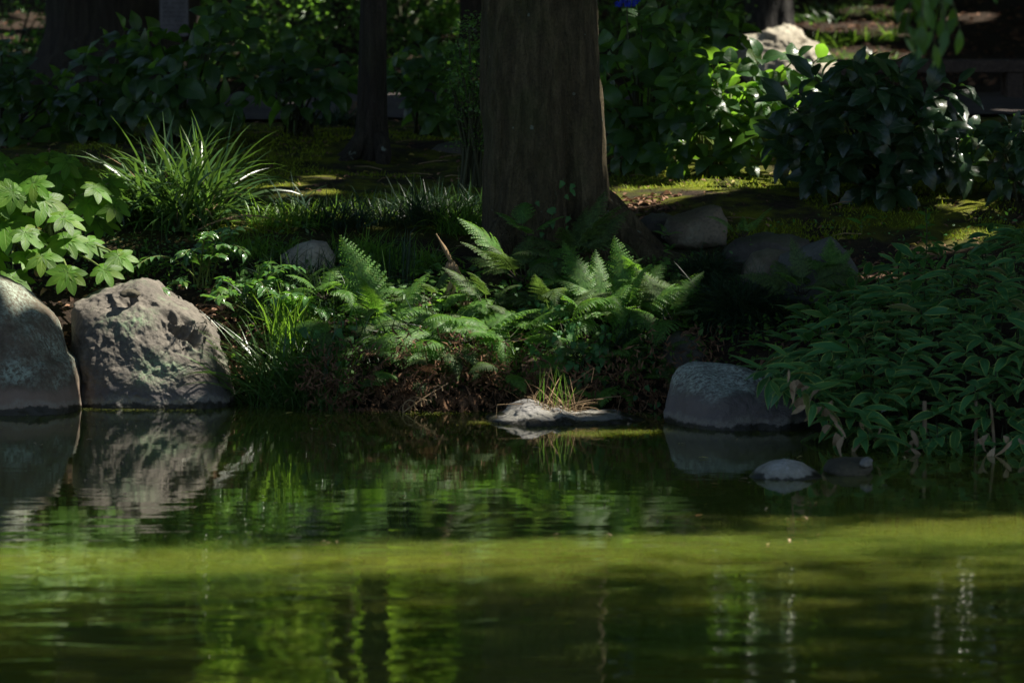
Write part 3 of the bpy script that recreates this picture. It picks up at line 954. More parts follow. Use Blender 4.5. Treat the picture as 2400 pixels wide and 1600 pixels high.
def far_tree(key, name, label, px, Y, hw_px, mat, seed, top=9.0):
    b = gp(px, Y, -0.1)
    r = hw_px / FPX * Y
    o = thing(name, label, 'tree', b, 'trees in the dark wood behind the path')
    fl = lambda a, z: 1 + 0.04 * np.cos(5 * a + seed) + 0.03 * np.cos(9 * a) + 0.12 * np.clip((0.4 - z) / 0.4, 0, 1) * (1 + 0.5 * np.cos(4 * a))
    put('trunk', trunk_mesh('trunk', b, top, [(0, 0, 0, r * 1.15), (.5, 0, 0, r), (2.2, 0, 0, r * .97), (top, .1, 0, r * .4)], 36, seed, fl, amp=0.02, rings=36, freq=(9, 1.2)), mat, o)
    put('limb', limbs(b, top * .5, top * .75, 5, 3.5, r * .3, seed), mat, o)
    TREES[key] = (o, b)
    return o


far_tree('dark_mid', 'background_tree', 'black trunk just visible behind the left side of the large trunk', 1104, 33.0, 29, M['bark_dark'], 21)
far_tree('dark_left', 'background_tree', 'dark trunk standing left of the slim trunk beyond the path', 803, 34.5, 21, M['bark_dark'], 23)
far_tree('broad', 'background_tree', 'very broad black trunk at the top left behind the hydrangeas', 290, 33.0, 172, M['bark_dark'], 25)
far_tree('rough', 'background_tree', 'grey furrowed trunk at the top edge above the sunlit boulder', 1800, 34.2, 56, M['bark_rough'], 27)
far_tree('right', 'background_tree', 'thin dark trunk on the leaf covered slope at the top right corner', 2345, 38.0, 14, M['bark_dark'], 29)

# hand the high crown leaves to the nearest visible tree
keys = list(TREES)
TB = np.array([TREES[k][1][:2] for k in keys])
wgt = np.array([0.55 if k == 'large' else 1.0 for k in keys])
own = np.argmin(np.linalg.norm(CQ[:, None, :2] - TB[None], axis=2) * wgt, axis=1)
own2 = np.argmin(np.linalg.norm(OQ[:, None, :2] - TB[None], axis=2) * wgt, axis=1)
for i, k in enumerate(keys):
    q = CQ[own == i]
    if len(q) > 50:
        q2 = OQ[own2 == i]
        both = np.concatenate([q, q2]) - TREES[k][1]
        sz = np.concatenate([np.where(q[:, 2] > 11.5, np.where(q[:, 2] > 13.0, .15, .21), .32), np.full(len(q2), .75)])
        stuff(put('crown', crown_mesh('crown', both, sz, HIGH_LEAF), M['canopy'], TREES[k][0]))  # includes the unseen outer leaves added against sky light


def leafy_tree(name, label, x, Y, r, zlo, zhi, cr, n, mat, seed, size=0.15, cat='tree', group='leafy trees at the back of the wood'):
    b = np.array([x, Y, gz1(x, Y) - 0.1])
    o = thing(name, label, cat, b, group)
    put('trunk', trunk_mesh('trunk', b, zhi - b[2] - 1, [(0, 0, 0, r * 1.3), (.5, 0, 0, r), (zhi - b[2] - 1, 0, 0, r * .35)], 16, seed, None, amp=0.012, rings=14), M['bark_dark'], o)
    put('limb', limbs(b, max(.8, zlo - b[2]), (zlo + zhi) / 2 - b[2], 6, cr * .8, r * .45, seed), M['bark_dark'], o)
    # leaf clumps through the crown's volume
    k = max(14, n // 60)
    c = rdir(k) * (rng.random((k, 1)) ** 0.4) * np.array([cr, cr * .8, (zhi - zlo) / 2]) + np.array([0, 0, (zlo + zhi) / 2 - b[2]])
    rad = rng.uniform(0.25, 0.6, k) * cr * 0.5
    w = rng.integers(0, k, n)
    Q = c[w] + rdir(n) * (rng.random((n, 1)) ** 0.5) * rad[w][:, None] * np.array([1, 1, .6])
    gap = sunlit_gap(Q + b, 0.02)
    if mat is not M['sunlit_leaf']:
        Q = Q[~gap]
    stuff(put('crown', crown_mesh('crown', Q, size), mat, o))
    return o


leafy_tree('leafy_tree', 'bright sunlit leafy tree far behind the gap right of the slim trunk', -0.75, 41.5, 0.08, 2.3, 7.0, 1.2, 3000, M['sunlit_leaf'], 31, 0.21)
leafy_tree('leafy_tree', 'bright sunlit leafy tree far behind the gap left of the slim trunk', -2.35, 40.5, 0.08, 2.2, 6.4, 1.15, 2800, M['sunlit_leaf'], 32, 0.21)
leafy_tree('leafy_tree', 'slight sunlit sapling between the two bright leafy trees far behind', -1.62, 39.0, 0.05, 2.4, 5.4, .6, 1200, M['sunlit_leaf'], 33, 0.18)
for k, (x, Y, r, zlo, zhi, cr, n, lab) in enumerate([
    (-4.6, 43, .12, 2.2, 9.5, 2.2, 5200, 'dark leafy tree at the far left of the wood'),
    (1.4, 45, .12, 2.6, 10, 2.0, 5200, 'dark leafy tree far behind the large trunk'),
    (4.4, 45.5, .12, 3.2, 11, 2.2, 5200, 'dark leafy tree above the slope at the far right'),
    (-7.2, 45, .14, 2.0, 10, 2.4, 4000, 'leafy tree beyond the left edge of the wood'),
    (7.4, 47, .14, 3.0, 11, 2.4, 4000, 'leafy tree beyond the right edge of the slope'),
    (-2.7, 49, .14, 3.0, 12, 2.6, 5200, 'tall dark tree behind the bright leafy one'),
    (5.2, 43, .12, 2.4, 8, 1.5, 3600, 'dark leafy tree at the right end of the slope'), (3.3, 44, .12, 2.8, 9, 1.7, 3600, 'dark leafy tree rising from the slope left of the far right one'), (2.9, 51, .14, 3.5, 13, 2.8, 5200, 'tall dark tree closing the wood behind the slope')]):
    leafy_tree('leafy_tree', lab, x, Y, r, zlo, zhi, cr, n, M['canopy'], 40 + k, 0.2)
# the wood goes on as one mass behind
n = 46000
Q = np.stack([rng.uniform(-22, 22, n), rng.uniform(52, 60, n), 3 + rng.random(n) ** 0.8 * 15], 1)
stuff(put('far_wood', crown_mesh('far_wood', Q, 0.75), M['canopy']))
# ------------------------------------------------------------------ leaf shapes


def ovate(wmax, peak=0.42, tip=1.0):
    def f(t):
        t = min(max(t, 0.0), 1.0)
        if t < peak:
            return wmax * math.sin(math.pi / 2 * (t / peak)) ** 0.75 + 0.006
        return wmax * (1 - ((t - peak) / (1 - peak)) ** (1.6 * tip)) ** 1.05 + 0.002
    return f


def with_stalk(geo, length, r=0.012):
    """adds a short leaf stalk below the blade's base"""
    V, F, U = geo
    k = len(V)
    s = np.array([(-r, -length, 0.05 * length), (r, -length, 0.05 * length), (r * .8, 0.03, 0), (-r * .8, 0.03, 0)])
    return np.concatenate([V, s]), np.concatenate([F, [(k, k + 1, k + 2, k + 3)]]), np.concatenate([U, [(0.5, 0)] * 4])


LEAF = {}


def variants(name, mat, k, fn):
    out = []
    for i in range(k):
        V, F, U = fn(i)
        me = mk_mesh(name, V, [F], U)
        me.materials.append(mat)
        out.append(me)
    LEAF[name] = out


variants('hydrangea_leaf', M['hyd'], 5, lambda i: with_stalk(leafgeo(ovate(0.29 + 0.02 * (i % 3), 0.42), 7, 0.22 - 0.04 * i, 0.5 + 0.22 * i, 0.10, i, 0.0, 5), 0.12))
variants('aucuba_leaf', M['auc'], 5, lambda i: with_stalk(leafgeo(ovate(0.21 + 0.015 * (i % 3), 0.5), 10, 0.22, 0.45 + 0.2 * i, 0.06, i, 0.07, 5), 0.08))
variants('bamboo_leaf', M['sasa'], 5, lambda i: leafgeo(ovate(0.118 + 0.012 * (i % 3), 0.42, 1.1), 7, 0.11, 0.05 + 0.11 * i, 0.05, i, 0.0, 5))
variants('old_leaf', M['sasa_old'], 3, lambda i: leafgeo(ovate(0.10 + 0.012 * i, 0.42, 1.1), 7, 0.3, 0.5 + 0.3 * i, 0.15, i, 0.0, 5, twist=.3))
variants('narrow_leaf', M['holly'], 4, lambda i: leafgeo(ovate(0.15 + 0.015 * i, 0.45), 5, 0.25, 0.5 + 0.2 * i, 0.10, i, 0.0, 3))
variants('creeper_leaf', M['heart'], 4, lambda i: with_stalk(leafgeo(lambda t: 0.40 * (max(0, 1 - t) ** 0.75) * (min(1, t / 0.10) ** 0.5) + 0.004, 6, 0.12, 0.5 + 0.2 * i, 0.1, i, 0.0, 3), 0.3, 0.015))
variants('seedling_leaf', M['seedling'], 3, lambda i: leafgeo(ovate(0.25, 0.42), 5, 0.2, 0.4 + 0.2 * i, 0.05, i, 0.0, 3))
variants('spray_leaf', M['canopy'], 3, lambda i: leafgeo(ovate(0.17, 0.5), 6, 0.15, 0.3 + 0.15 * i, 0.05, i, 0.0, 3))
variants('dry_leaf', M['dry_leaf'], 5, lambda i: leafgeo(ovate(0.10 + 0.02 * i, 0.45), 7, 0.7, 0.5 + 0.5 * i, 0.35, i, 0.0, 3, twist=0.8 - 0.4 * i))


def fatsia_geo(i):
    q = random.Random(i)
    V, F, U = [], [], []
    nl = 9 if i % 2 else 8
    for k in range(nl):
        a = (k - (nl - 1) / 2) / (nl - 1) * math.radians(300)
        L = 1.0 - 0.42 * abs(a / math.radians(142)) ** 1.5 + q.uniform(-.04, .04)
        w = 0.148 * (0.75 + 0.35 * L)
        g = leafgeo(lambda t: w * (0.42 * (1 - t) + 1.0 * math.sin(math.pi * min(1, t ** 1.25)) ** 0.75 + 0.01), 7, 0.11, 0.10 + 0.45 * q.random(), 0.08, i + k, 0.0, 3)
        v = g[0] * np.array([1, L, 1])
        c, s = math.cos(-a), math.sin(-a)
        v = np.stack([v[:, 0] * c - v[:, 1] * s, v[:, 0] * s + v[:, 1] * c, v[:, 2] - 0.001 * k], 1)
        n0 = sum(len(x) for x in V)
        V.append(v)
        F.append(g[1] + n0)
        U.append(g[2])
    return np.concatenate(V), np.concatenate(F), np.concatenate(U)


variants('fatsia_leaf', M['fatsia'], 4, fatsia_geo)


def frond_geo(i, npin=17, m=9, wide=0.36, droop=0.9, finely=True, base=0.16):
    """a fern frond of length 1 along +Y, twice cut when finely"""
    q = random.Random(100 + i)
    V, F, U = [], [], []
    sway = q.uniform(-.28, .28)

    def quad(a, b, c, d, t):
        n0 = len(V)
        V.extend([a, b, c, d])
        F.append((n0, n0 + 1, n0 + 2, n0 + 3))
        U.extend([(0.2, t), (0.5, t), (0.8, t), (0.5, t)])

    def arc(t):
        a0 = -0.35
        y = z = 0.0
        k = 12
        for j in range(k):
            s = (j + .5) / k * t
            a = a0 + droop * s * 1.35
            y += t / k * math.cos(a)
            z -= t / k * math.sin(a)
        a = a0 + droop * t * 1.35
        return np.array([sway * t * t, y, z]), unit(np.array([2 * sway * t, math.cos(a), -math.sin(a)]))
    # the midrib
    r = 0.008
    ps = [arc(t) for t in np.linspace(0, 1, 9)]
    for (p, d), (p2, d2), t in zip(ps, ps[1:], np.linspace(0, 1, 9)):
        w, w2 = r * (1 - t * .8), r * (1 - (t + .12) * .8)
        quad(p + (-w, 0, 0), p + (w, 0, 0), p2 + (w2, 0, 0), p2 + (-w2, 0, 0), t)
    for k in range(npin):
        t = base + (0.985 - base) * (k / (npin - 1)) ** 0.92
        p, d = arc(t)
        nrm = unit(np.cross((1, -2 * sway * t, 0), d))
        rel = (t - base) / (1 - base)
        L = (wide * (min(1, 0.72 + rel * 2.2)) * (1 - rel) ** 0.85 + 0.012) * q.uniform(.86, 1.08)
        for s in (-1, 1):
            ang = math.radians(66 - 22 * rel + q.uniform(-5, 5))
            ax = np.array([s, 0, 0]) * math.sin(ang) + d * math.cos(ang)
            side = np.cross(nrm, ax)
            lift = q.uniform(-.10, .10)
            mm = max(3, int(m * L / wide + 1))
            if not finely:
                ww = 0.05 * (1 - rel * .4)
                g = [p, p + ax * L * .35 + side * ww * .5 - nrm * .02 * L, p + ax * L - nrm * L * .22, p + ax * L * .35 - side * ww * .5 - nrm * .02 * L]
                quad(*g, t)
                continue
            for j in range(mm):
                u0, u1 = j / mm, (j + 0.86) / mm
                um = (j + 1.35) / mm
                h = 0.62 * L * (0.36 - 0.18 * u0) * (1 - u0) ** 0.45 + 0.004
                dz = lambda u: nrm * (lift * L * u - 0.28 * L * u * u)
                for ss in (-1, 1):
                    quad(p + ax * L * u0 + dz(u0), p + ax * L * (u0 * .45 + um * .55) + side * ss * h + dz(u0), p + ax * L * um * 0.985 + side * ss * h * .72 + dz(um), p + ax * L * min(1, u1) + dz(u1), t)
    return np.array(V), np.array(F), np.array(U)


def frond_variants(name, mat, k, **kw):
    out = []
    for i in range(k):
        V, F, U = frond_geo(i, droop=0.45 + 0.35 * (i % 4) + .1 * (i // 4), **kw)
        me = mk_mesh(name, V, [F], U, False)
        me.materials.append(mat)
        out.append(me)
    LEAF[name] = out


frond_variants('frond', M['fern'], 8, npin=17, m=9, wide=0.34)
frond_variants('dull_frond', M['fern_dull'], 8, npin=18, m=8, wide=0.29)
frond_variants('sword_frond', M['fern'], 3, npin=20, wide=0.22, finely=False, base=0.1)
frond_variants('palm_frond', M['fern'], 2, npin=30, wide=0.32, finely=False, base=0.12)
frond_variants('withered_frond', M['dry_fern'], 4, npin=15, m=6, wide=0.20)


def leafobj(name, root, pos, axis, up, s, variant=None, roll=0.0, width=1.0):
    """one leaf, a part of root; pos is in world space"""
    me = LEAF[name][R.randrange(len(LEAF[name])) if variant is None else variant]
    b = np.array(root.location)
    return put(name, me, None, root, M=mat4(frame(axis, up, roll), np.asarray(pos) - b, (s * width, s, s)))


def jit(a):
    return R.uniform(-a, a)


# ------------------------------------------------------------------ whorled shrubs (hydrangea, aucuba)


def whorl_bush(name, leaf, label, cat, poly, Ymid, ydepth, ntip, size, stem_mat, base_px, baseY, seed, group=None, per=6, droop=0.35, up=0.75, open_=1.15):
    """shoot tips spread over a rounded bush whose front outline is poly (photo pixels)"""
    global R
    keep, R = R, random.Random(seed)
    poly = np.array(poly, float)
    lo, hi = poly.min(0), poly.max(0)
    cen = (lo + hi) / 2
    root = thing(name, label, cat, gp(base_px, baseY), group)
    rb = np.array(root.location)

    def inside(p):
        x, y = p
        c = False
        for (x1, y1), (x2, y2) in zip(poly, np.roll(poly, -1, 0)):
            if (y1 > y) != (y2 > y) and x < (x2 - x1) * (y - y1) / (y2 - y1) + x1:
                c = not c
        return c
    tips = []
    tries = 0
    md = size / FPX ** 0 * 0.62
    while len(tips) < ntip and tries < 6000:
        tries += 1
        p = (R.uniform(lo[0], hi[0]), R.uniform(lo[1], hi[1]))
        if not inside(p):
            continue
        ex, ey = (p[0] - cen[0]) / (hi[0] - lo[0]) * 2, (p[1] - cen[1]) / (hi[1] - lo[1]) * 2
        shell = math.sqrt(max(0.0, 1 - min(1, ex * ex * .8 + min(0, ey) ** 2)))
        front = R.random() < 0.74
        Y = Ymid + (-1 if front else 1) * ydepth * (0.2 + 0.8 * shell) * R.uniform(0.65, 1.0)
        q = P(p[0], p[1], Y)
        if q[2] < gz1(q[0], q[1]) + 0.05:
            continue
        if any(np.linalg.norm(q - t[0]) < md * (1 - tries / 9000) for t in tips):
            continue
        tips.append((q, ex, ey, -1 if front else 1))
    mb = MB()
    for q, ex, ey, fr in tips:
        out = unit(np.array([ex * 0.7 + jit(.25), fr * 0.55 + jit(.25), up - max(0, ey) * 0.5 + jit(.2)]))
        b0 = rb + np.array([jit(.09), jit(.09), 0])
        mid = b0 * .45 + q * .55 + np.array([0, 0, 0.08]) - out * 0.06
        mb.add(*tube(bez(b0, mid, q, 8) - rb, np.linspace(.009, .004, 8), 5))
        ph = R.uniform(0, 3.14)
        X = frame(out, (0.2, 0.3, 1))
        e1, e2 = X[:, 0], X[:, 2]
        for k in range(per):
            pair = k // 2
            a = ph + (k % 2) * math.pi + pair * math.pi / 2 + jit(.2)
            rad = math.cos(a) * e1 + math.sin(a) * e2
            spread = (open_ + jit(.25)) - 0.33 * pair
            ax = out * math.cos(spread) + rad * math.sin(spread)
            ax = ax + np.array([0, 0, -droop * (0.4 + R.random())])
            s = size * (1.1 - 0.16 * pair) * R.uniform(.82, 1.12)
            leafobj(leaf, root, q - out * 0.035 * (2 - pair) + unit(ax) * s * 0.12, ax, out + np.array([0, 0, .3]), s, roll=jit(.35))
        # an older pair lower on the shoot
        if R.random() < 0.6:
            for k in range(2):
                a = R.uniform(0, 6.28)
                ax = math.cos(a) * e1 + math.sin(a) * e2 + np.array([0, 0, -.5 - droop])
                s = size * R.uniform(.85, 1.1)
                leafobj(leaf, root, q - out * 0.12 + unit(ax) * s * .12, ax, out, s, roll=jit(.5))
    put('stem', mb.mesh('stem'), stem_mat, root)
    R = keep
    return root, tips


HG = 'hydrangea bushes along the path'
whorl_bush('hydrangea_bush', 'hydrangea_leaf', 'dark hydrangea bush at the far left edge above the fatsia', 'shrub',
           [(-120, 130), (-40, 60), (60, 75), (150, 110), (190, 180), (190, 300), (80, 330), (-120, 330)], 25.2, .5, 24, .155, M['stem'], 30, 25.2, 1, HG)
whorl_bush('hydrangea_bush', 'hydrangea_leaf', 'dark hydrangea bush right of the far left one, under the broad black trunk', 'shrub',
           [(150, 140), (230, 90), (300, 60), (330, 110), (340, 240), (300, 300), (200, 300), (150, 260)], 25.0, .45, 20, .165, M['stem'], 240, 25.0, 2, HG)
whorl_bush('hydrangea_bush', 'hydrangea_leaf', 'tall dark hydrangea bush rising behind the lily turf, with large ribbed leaves', 'shrub',
           [(280, 70), (340, 30), (420, 45), (520, 20), (600, 45), (620, 120), (610, 230), (520, 290), (380, 290), (290, 230)], 24.6, .5, 30, .17, M['stem'], 430, 24.7, 3, HG)
whorl_bush('hydrangea_bush', 'hydrangea_leaf', 'small open hydrangea with bare lower stems standing in the moss near the slim trunk', 'shrub',
           [(610, 150), (680, 110), (760, 130), (830, 140), (830, 200), (760, 235), (640, 260), (605, 220)], 25.2, .35, 17, .15, M['stem'], 700, 25.3, 4, HG)
whorl_bush('hydrangea_bush', 'hydrangea_leaf', 'dark hydrangea between the slim trunk and the large trunk', 'shrub',
           [(905, 130), (960, 100), (1060, 120), (1120, 150), (1125, 270), (1060, 310), (980, 270), (915, 220)], 25.6, .4, 22, .15, M['stem'], 1000, 25.6, 5, HG)
b6, _ = whorl_bush('hydrangea_bush', 'hydrangea_leaf', 'dark hydrangea close against the right side of the large trunk', 'shrub',
           [(1395, 20), (1480, 10), (1570, 30), (1620, 100), (1610, 260), (1560, 380), (1440, 370), (1400, 200)], 23.6, .45, 36, .16, M['stem'], 1500, 23.7, 6, HG)
b7, _ = whorl_bush('hydrangea_bush', 'hydrangea_leaf', 'sunlit hydrangea with glowing yellow green leaves right of the large trunk', 'shrub',
           [(1600, 130), (1690, 90), (1760, 100), (1860, 110), (1930, 140), (1900, 220), (1800, 330), (1720, 420), (1580, 430), (1540, 330), (1570, 220)], 23.3, .45, 40, .155, M['green_stem'], 1680, 23.4, 7, HG)
whorl_bush('hydrangea_bush', 'hydrangea_leaf', 'hydrangea at the top edge behind the blue flower and sunlit bush', 'shrub',
           [(1560, -60), (1640, -60), (1720, -20), (1750, 60), (1720, 110), (1600, 110)], 25.0, .4, 16, .15, M['stem'], 1640, 25.0, 8, HG)
whorl_bush('aucuba_bush', 'aucuba_leaf', 'dark aucuba bush with long toothed leaves in front of the bench', 'shrub',
           [(1790, 300), (1860, 200), (1970, 160), (2100, 150), (2240, 180), (2300, 260), (2280, 360), (2180, 430), (2050, 450), (1900, 400), (1800, 370)], 22.3, .5, 46, .20, M['stem'], 2060, 22.4, 9, None, 6, 0.45, 0.6, 1.2)
whorl_bush('aucuba_bush', 'aucuba_leaf', 'small half sunlit aucuba at the right edge beside the dark one', 'shrub',
           [(2290, 320), (2350, 290), (2440, 290), (2470, 380), (2400, 430), (2310, 420)], 21.9, .3, 13, .15, M['stem'], 2380, 22.0, 10, None, 6, 0.3, 0.7, 1.1)

# blue hydrangea flower head at the top edge
fl_c = P(1470, 6, 23.2)
fl = thing('hydrangea_flower', 'small blue lacecap flower head at the top edge right of the large trunk', 'flower', fl_c)
pet = leafgeo(ovate(0.36, 0.55), 3, 0.1, 0.3, cols=3)
petm = mk_mesh('petal', pet[0], [pet[1]], pet[2])
petm.materials.append(M['flower'])
for k in range(9):
    a = k / 9 * 6.283 + jit(.2)
    c = np.array([math.cos(a) * .055, math.sin(a) * .05, jit(.012) + .012 * math.sin(a * 2)])
    f_up = unit(np.array([math.cos(a) * .4, math.sin(a) * .4 - .5, .8]))
    X = frame((1, 0, 0), f_up)
    for j in range(4):
        b = j * math.pi / 2 + jit(.2) + k
        put('petal', petm, None, fl, M=mat4(frame(X[:, 0] * math.cos(b) + X[:, 1] * math.sin(b), f_up), c, 0.021))
mb = MB()
for k in range(26):
    a, r = R.uniform(0, 6.28), .04 * math.sqrt(R.random())
    c = np.array([math.cos(a) * r, math.sin(a) * r, .004])
    mb.add(*tube([c - (0, 0, .03), c, c + (0, 0, .008)], [.001, .0035, .002], 5))
put('floret', mb.mesh('floret'), M['flower'], fl)
mb = MB()
mb.add(*tube([(0.01, 0.02, -.25), (0, 0.01, -.1), (0, 0, -.02)], .004, 5))
put('stalk', mb.mesh('stalk'), M['stem'], fl)

# ------------------------------------------------------------------ fatsia
FA = gp(70, 20.75)
fat = thing('fatsia', 'fatsia with large hand shaped bright green leaves at the left edge', 'shrub', FA)
FL = [  # px, py, Y, leaf length m, tilt to viewer
    (105, 470, 20.35, .20, 1.0), (10, 520, 20.3, .20, .8), (205, 475, 20.5, .17, .7), (45, 415, 20.6, .17, .5), (130, 400, 20.75, .17, .6), (185, 415, 20.9, .15, .5),
    (10, 385, 20.8, .15, .3), (75, 380, 20.9, .15, .2), (-40, 430, 20.5, .18, .6), (155, 560, 20.3, .15, .6), (205, 570, 20.35, .16, .8), (60, 600, 20.2, .16, .9),
    (160, 640, 20.05, .16, .9), (245, 632, 20.1, .15, .8), (30, 650, 20.1, .16, .7), (-30, 590, 20.3, .18, .8), (60, 500, 20.7, .17, .5), (140, 445, 20.8, .15, .4), (-60, 510, 20.6, .17, .6), (255, 430, 21.0, .13, .3), (230, 520, 20.7, .14, .5), (95, 555, 20.5, .15, .5), (120, 365, 20.85, .14, .3), (160, 380, 20.7, .14, .6), (30, 450, 20.3, .16, .9), (225, 440, 20.45, .14, .7), (270, 480, 20.5, .13, .6), (80, 430, 20.35, .16, .8), (150, 510, 20.25, .15, .9), (60, 545, 20.2, .15, .9), (-10, 470, 20.3, .16, .8), (280, 600, 20.2, .13, .7), (100, 600, 20.15, .14, .8)]
mb = MB()
for k, (px, py, Y, s, tilt) in enumerate(FL):
    q = P(px, py, Y)
    g0 = FA + np.array([jit(.12), jit(.1), .08])
    mb.add(*tube(bez(g0, (g0 + q) / 2 + np.array([0, .05, .12]), q, 8) - FA, np.linspace(.008, .0045, 8), 6))
    az = jit(.9) + (q[0] - FA[0]) * 1.4
    ax = np.array([math.sin(az) * .9, -.5, -.3 - .4 * tilt])
    s *= R.uniform(.72, .98)
    upv = unit(np.array([jit(.5) + .15, -.35 - .55 * tilt + jit(.25), 0.8]))
    leafobj('fatsia_leaf', fat, q, ax, upv, s)
for k in range(3):
    b0 = np.array([jit(.1), jit(.1), -.05])
    mb.add(*tube(bez(b0, b0 + (jit(.08), 0, .2), b0 + (jit(.2), -.05, .42), 7), np.linspace(.016, .010, 7), 6))
put('stem', mb.mesh('stem'), M['green_stem'], fat)
dl = gp(88, 20.3, .1)
leafobj('dry_leaf', fat, P(86, 622, 20.25), (.1, -.2, -1), (0, -1, .1), .09, 3)['label'] = 'withered brown leaf hanging among the lower fatsia leaves'

# ------------------------------------------------------------------ grass clumps


def blades(n, rad, lmin, lmax, w, lean, bend, seg=6, base_h=0.0, aim=None, seed=0, flatten=1.0):
    g = np.random.default_rng(seed)
    az = g.uniform(0, 2 * math.pi, n)
    if aim is not None:
        az = np.where(g.random(n) < aim[1], aim[0] + g.normal(0, aim[2], n), az)
    rr = rad * np.sqrt(g.random(n))
    a2 = g.uniform(0, 2 * math.pi, n)
    base = np.stack([rr * np.cos(a2), rr * np.sin(a2) * flatten, np.full(n, base_h)], 1)
    L = g.uniform(lmin, lmax, n)
    th0 = np.abs(g.normal(lean[0], lean[1], n))
    th1 = th0 + np.abs(g.normal(bend[0], bend[1], n))
    ww = w * g.uniform(.6, 1.3, n)
    hz = np.stack([np.cos(az), np.sin(az), np.zeros(n)], 1)
    sd = np.stack([-np.sin(az), np.cos(az), np.zeros(n)], 1)
    tw = g.normal(0, .5, n)
    V = np.zeros((n, seg + 1, 2, 3))
    U = np.zeros((n, seg + 1, 2, 2))
    p = base.copy()
    for k in range(seg + 1):
        t = k / seg
        th = th0 + (th1 - th0) * t ** 1.3
        d = hz * np.sin(th)[:, None] + np.array([0, 0, 1.0]) * np.cos(th)[:, None]
        if k:
            p = p + d * (L / seg)[:, None]
        nn = hz * np.cos(th)[:, None] - np.array([0, 0, 1.0]) * np.sin(th)[:, None]
        s_ = sd * np.cos(tw)[:, None] + nn * np.sin(tw)[:, None]
        hw = ww * (1.0 if t < .5 else max(0.06, 1 - ((t - .5) / .5) ** 1.6)) * (0.75 + .5 * min(t, .5))
        V[:, k, 0] = p - s_ * hw[:, None] / 2
        V[:, k, 1] = p + s_ * hw[:, None] / 2
        U[:, k, 0] = (0, t)
        U[:, k, 1] = (1, t)
    b = np.arange(n)[:, None] * (seg + 1) * 2
    k = np.arange(seg)[None] * 2
    F = np.stack([b + k, b + k + 1, b + k + 3, b + k + 2], -1).reshape(-1, 4)
    return V.reshape(-1, 3), F, U.reshape(-1, 2)


def clump(name, label, cat, px, Y, mat, dz=-0.01, group=None, at=None, **kw):
    b = gp(px, Y, dz) if at is None else np.array(at)
    o = thing(name, label, cat, b, group)
    V, F, U = blades(**kw)
    stuff(put('blade', mk_mesh('blade', V, [F], U), mat, o))
    return o


lt = clump('lily_turf', 'big arching lily turf clump with sunlit strap leaves on the left bank', 'grass clump', 415, 21.5, M['grass'],
           n=520, rad=.22, lmin=.35, lmax=.70, w=.0165, lean=(.45, .35), bend=(1.15, .45), seg=8, seed=3)
V, F, U = blades(34, .22, .3, .6, .009, (.6, .35), (1.2, .5), 8, 0, None, 77)
stuff(put('dry_blade', mk_mesh('dry_blade', V, [F], U), M['dry_straw'], lt))
clump('lily_turf', 'smaller lily turf tuft behind the fatsia, left of the big clump', 'grass clump', 280, 21.5, M['grass'], n=170, rad=.13, lmin=.25, lmax=.45, w=.011, lean=(.5, .35), bend=(1.2, .4), seg=7, seed=4)
clump('waterside_grass', 'arching grass clump at the waterline right of the pitted boulder', 'grass clump', 705, 19.72, M['grass'], dz=-.08,
      n=420, rad=.26, lmin=.28, lmax=.60, w=.0085, lean=(.35, .3), bend=(1.0, .45), seg=8, seed=5, aim=(math.pi, .55, .8), flatten=.5)
clump('waterside_grass', 'upright bright grass tuft just above the waterline clump', 'grass clump', 672, 20.0, M['bright_grass'], n=130, rad=.10, lmin=.22, lmax=.38, w=.007, lean=(.18, .15), bend=(.5, .3), seg=6, seed=6)
clump('waterside_grass', 'drooping dark grass with blades touching the water left of the ferns', 'grass clump', 770, 19.62, M['grass'], dz=-.02, n=120, rad=.16, lmin=.16, lmax=.32, w=.010, lean=(.4, .3), bend=(1.2, .5), seg=7, seed=7)
clump('iris_tuft', 'few tall blue green blades standing up from the low grass', 'grass clump', 690, 21.55, M['sedge'], n=26, rad=.12, lmin=.18, lmax=.30, w=.009, lean=(.35, .25), bend=(.8, .4), seg=7, seed=8)
clump('iris_tuft', 'tall thin blades right of the other upright tuft, at the moss edge', 'grass clump', 790, 21.4, M['sedge'], n=36, rad=.16, lmin=.20, lmax=.34, w=.008, lean=(.4, .25), bend=(.7, .4), seg=7, seed=9)
clump('iris_tuft', 'upright dark blades among the ferns left of the large trunk', 'grass clump', 940, 20.55, M['sedge'], n=24, rad=.09, lmin=.24, lmax=.36, w=.009, lean=(.06, .05), bend=(.12, .1), seg=6, seed=10)
SG = 'low grass mounds along the top of the bank'
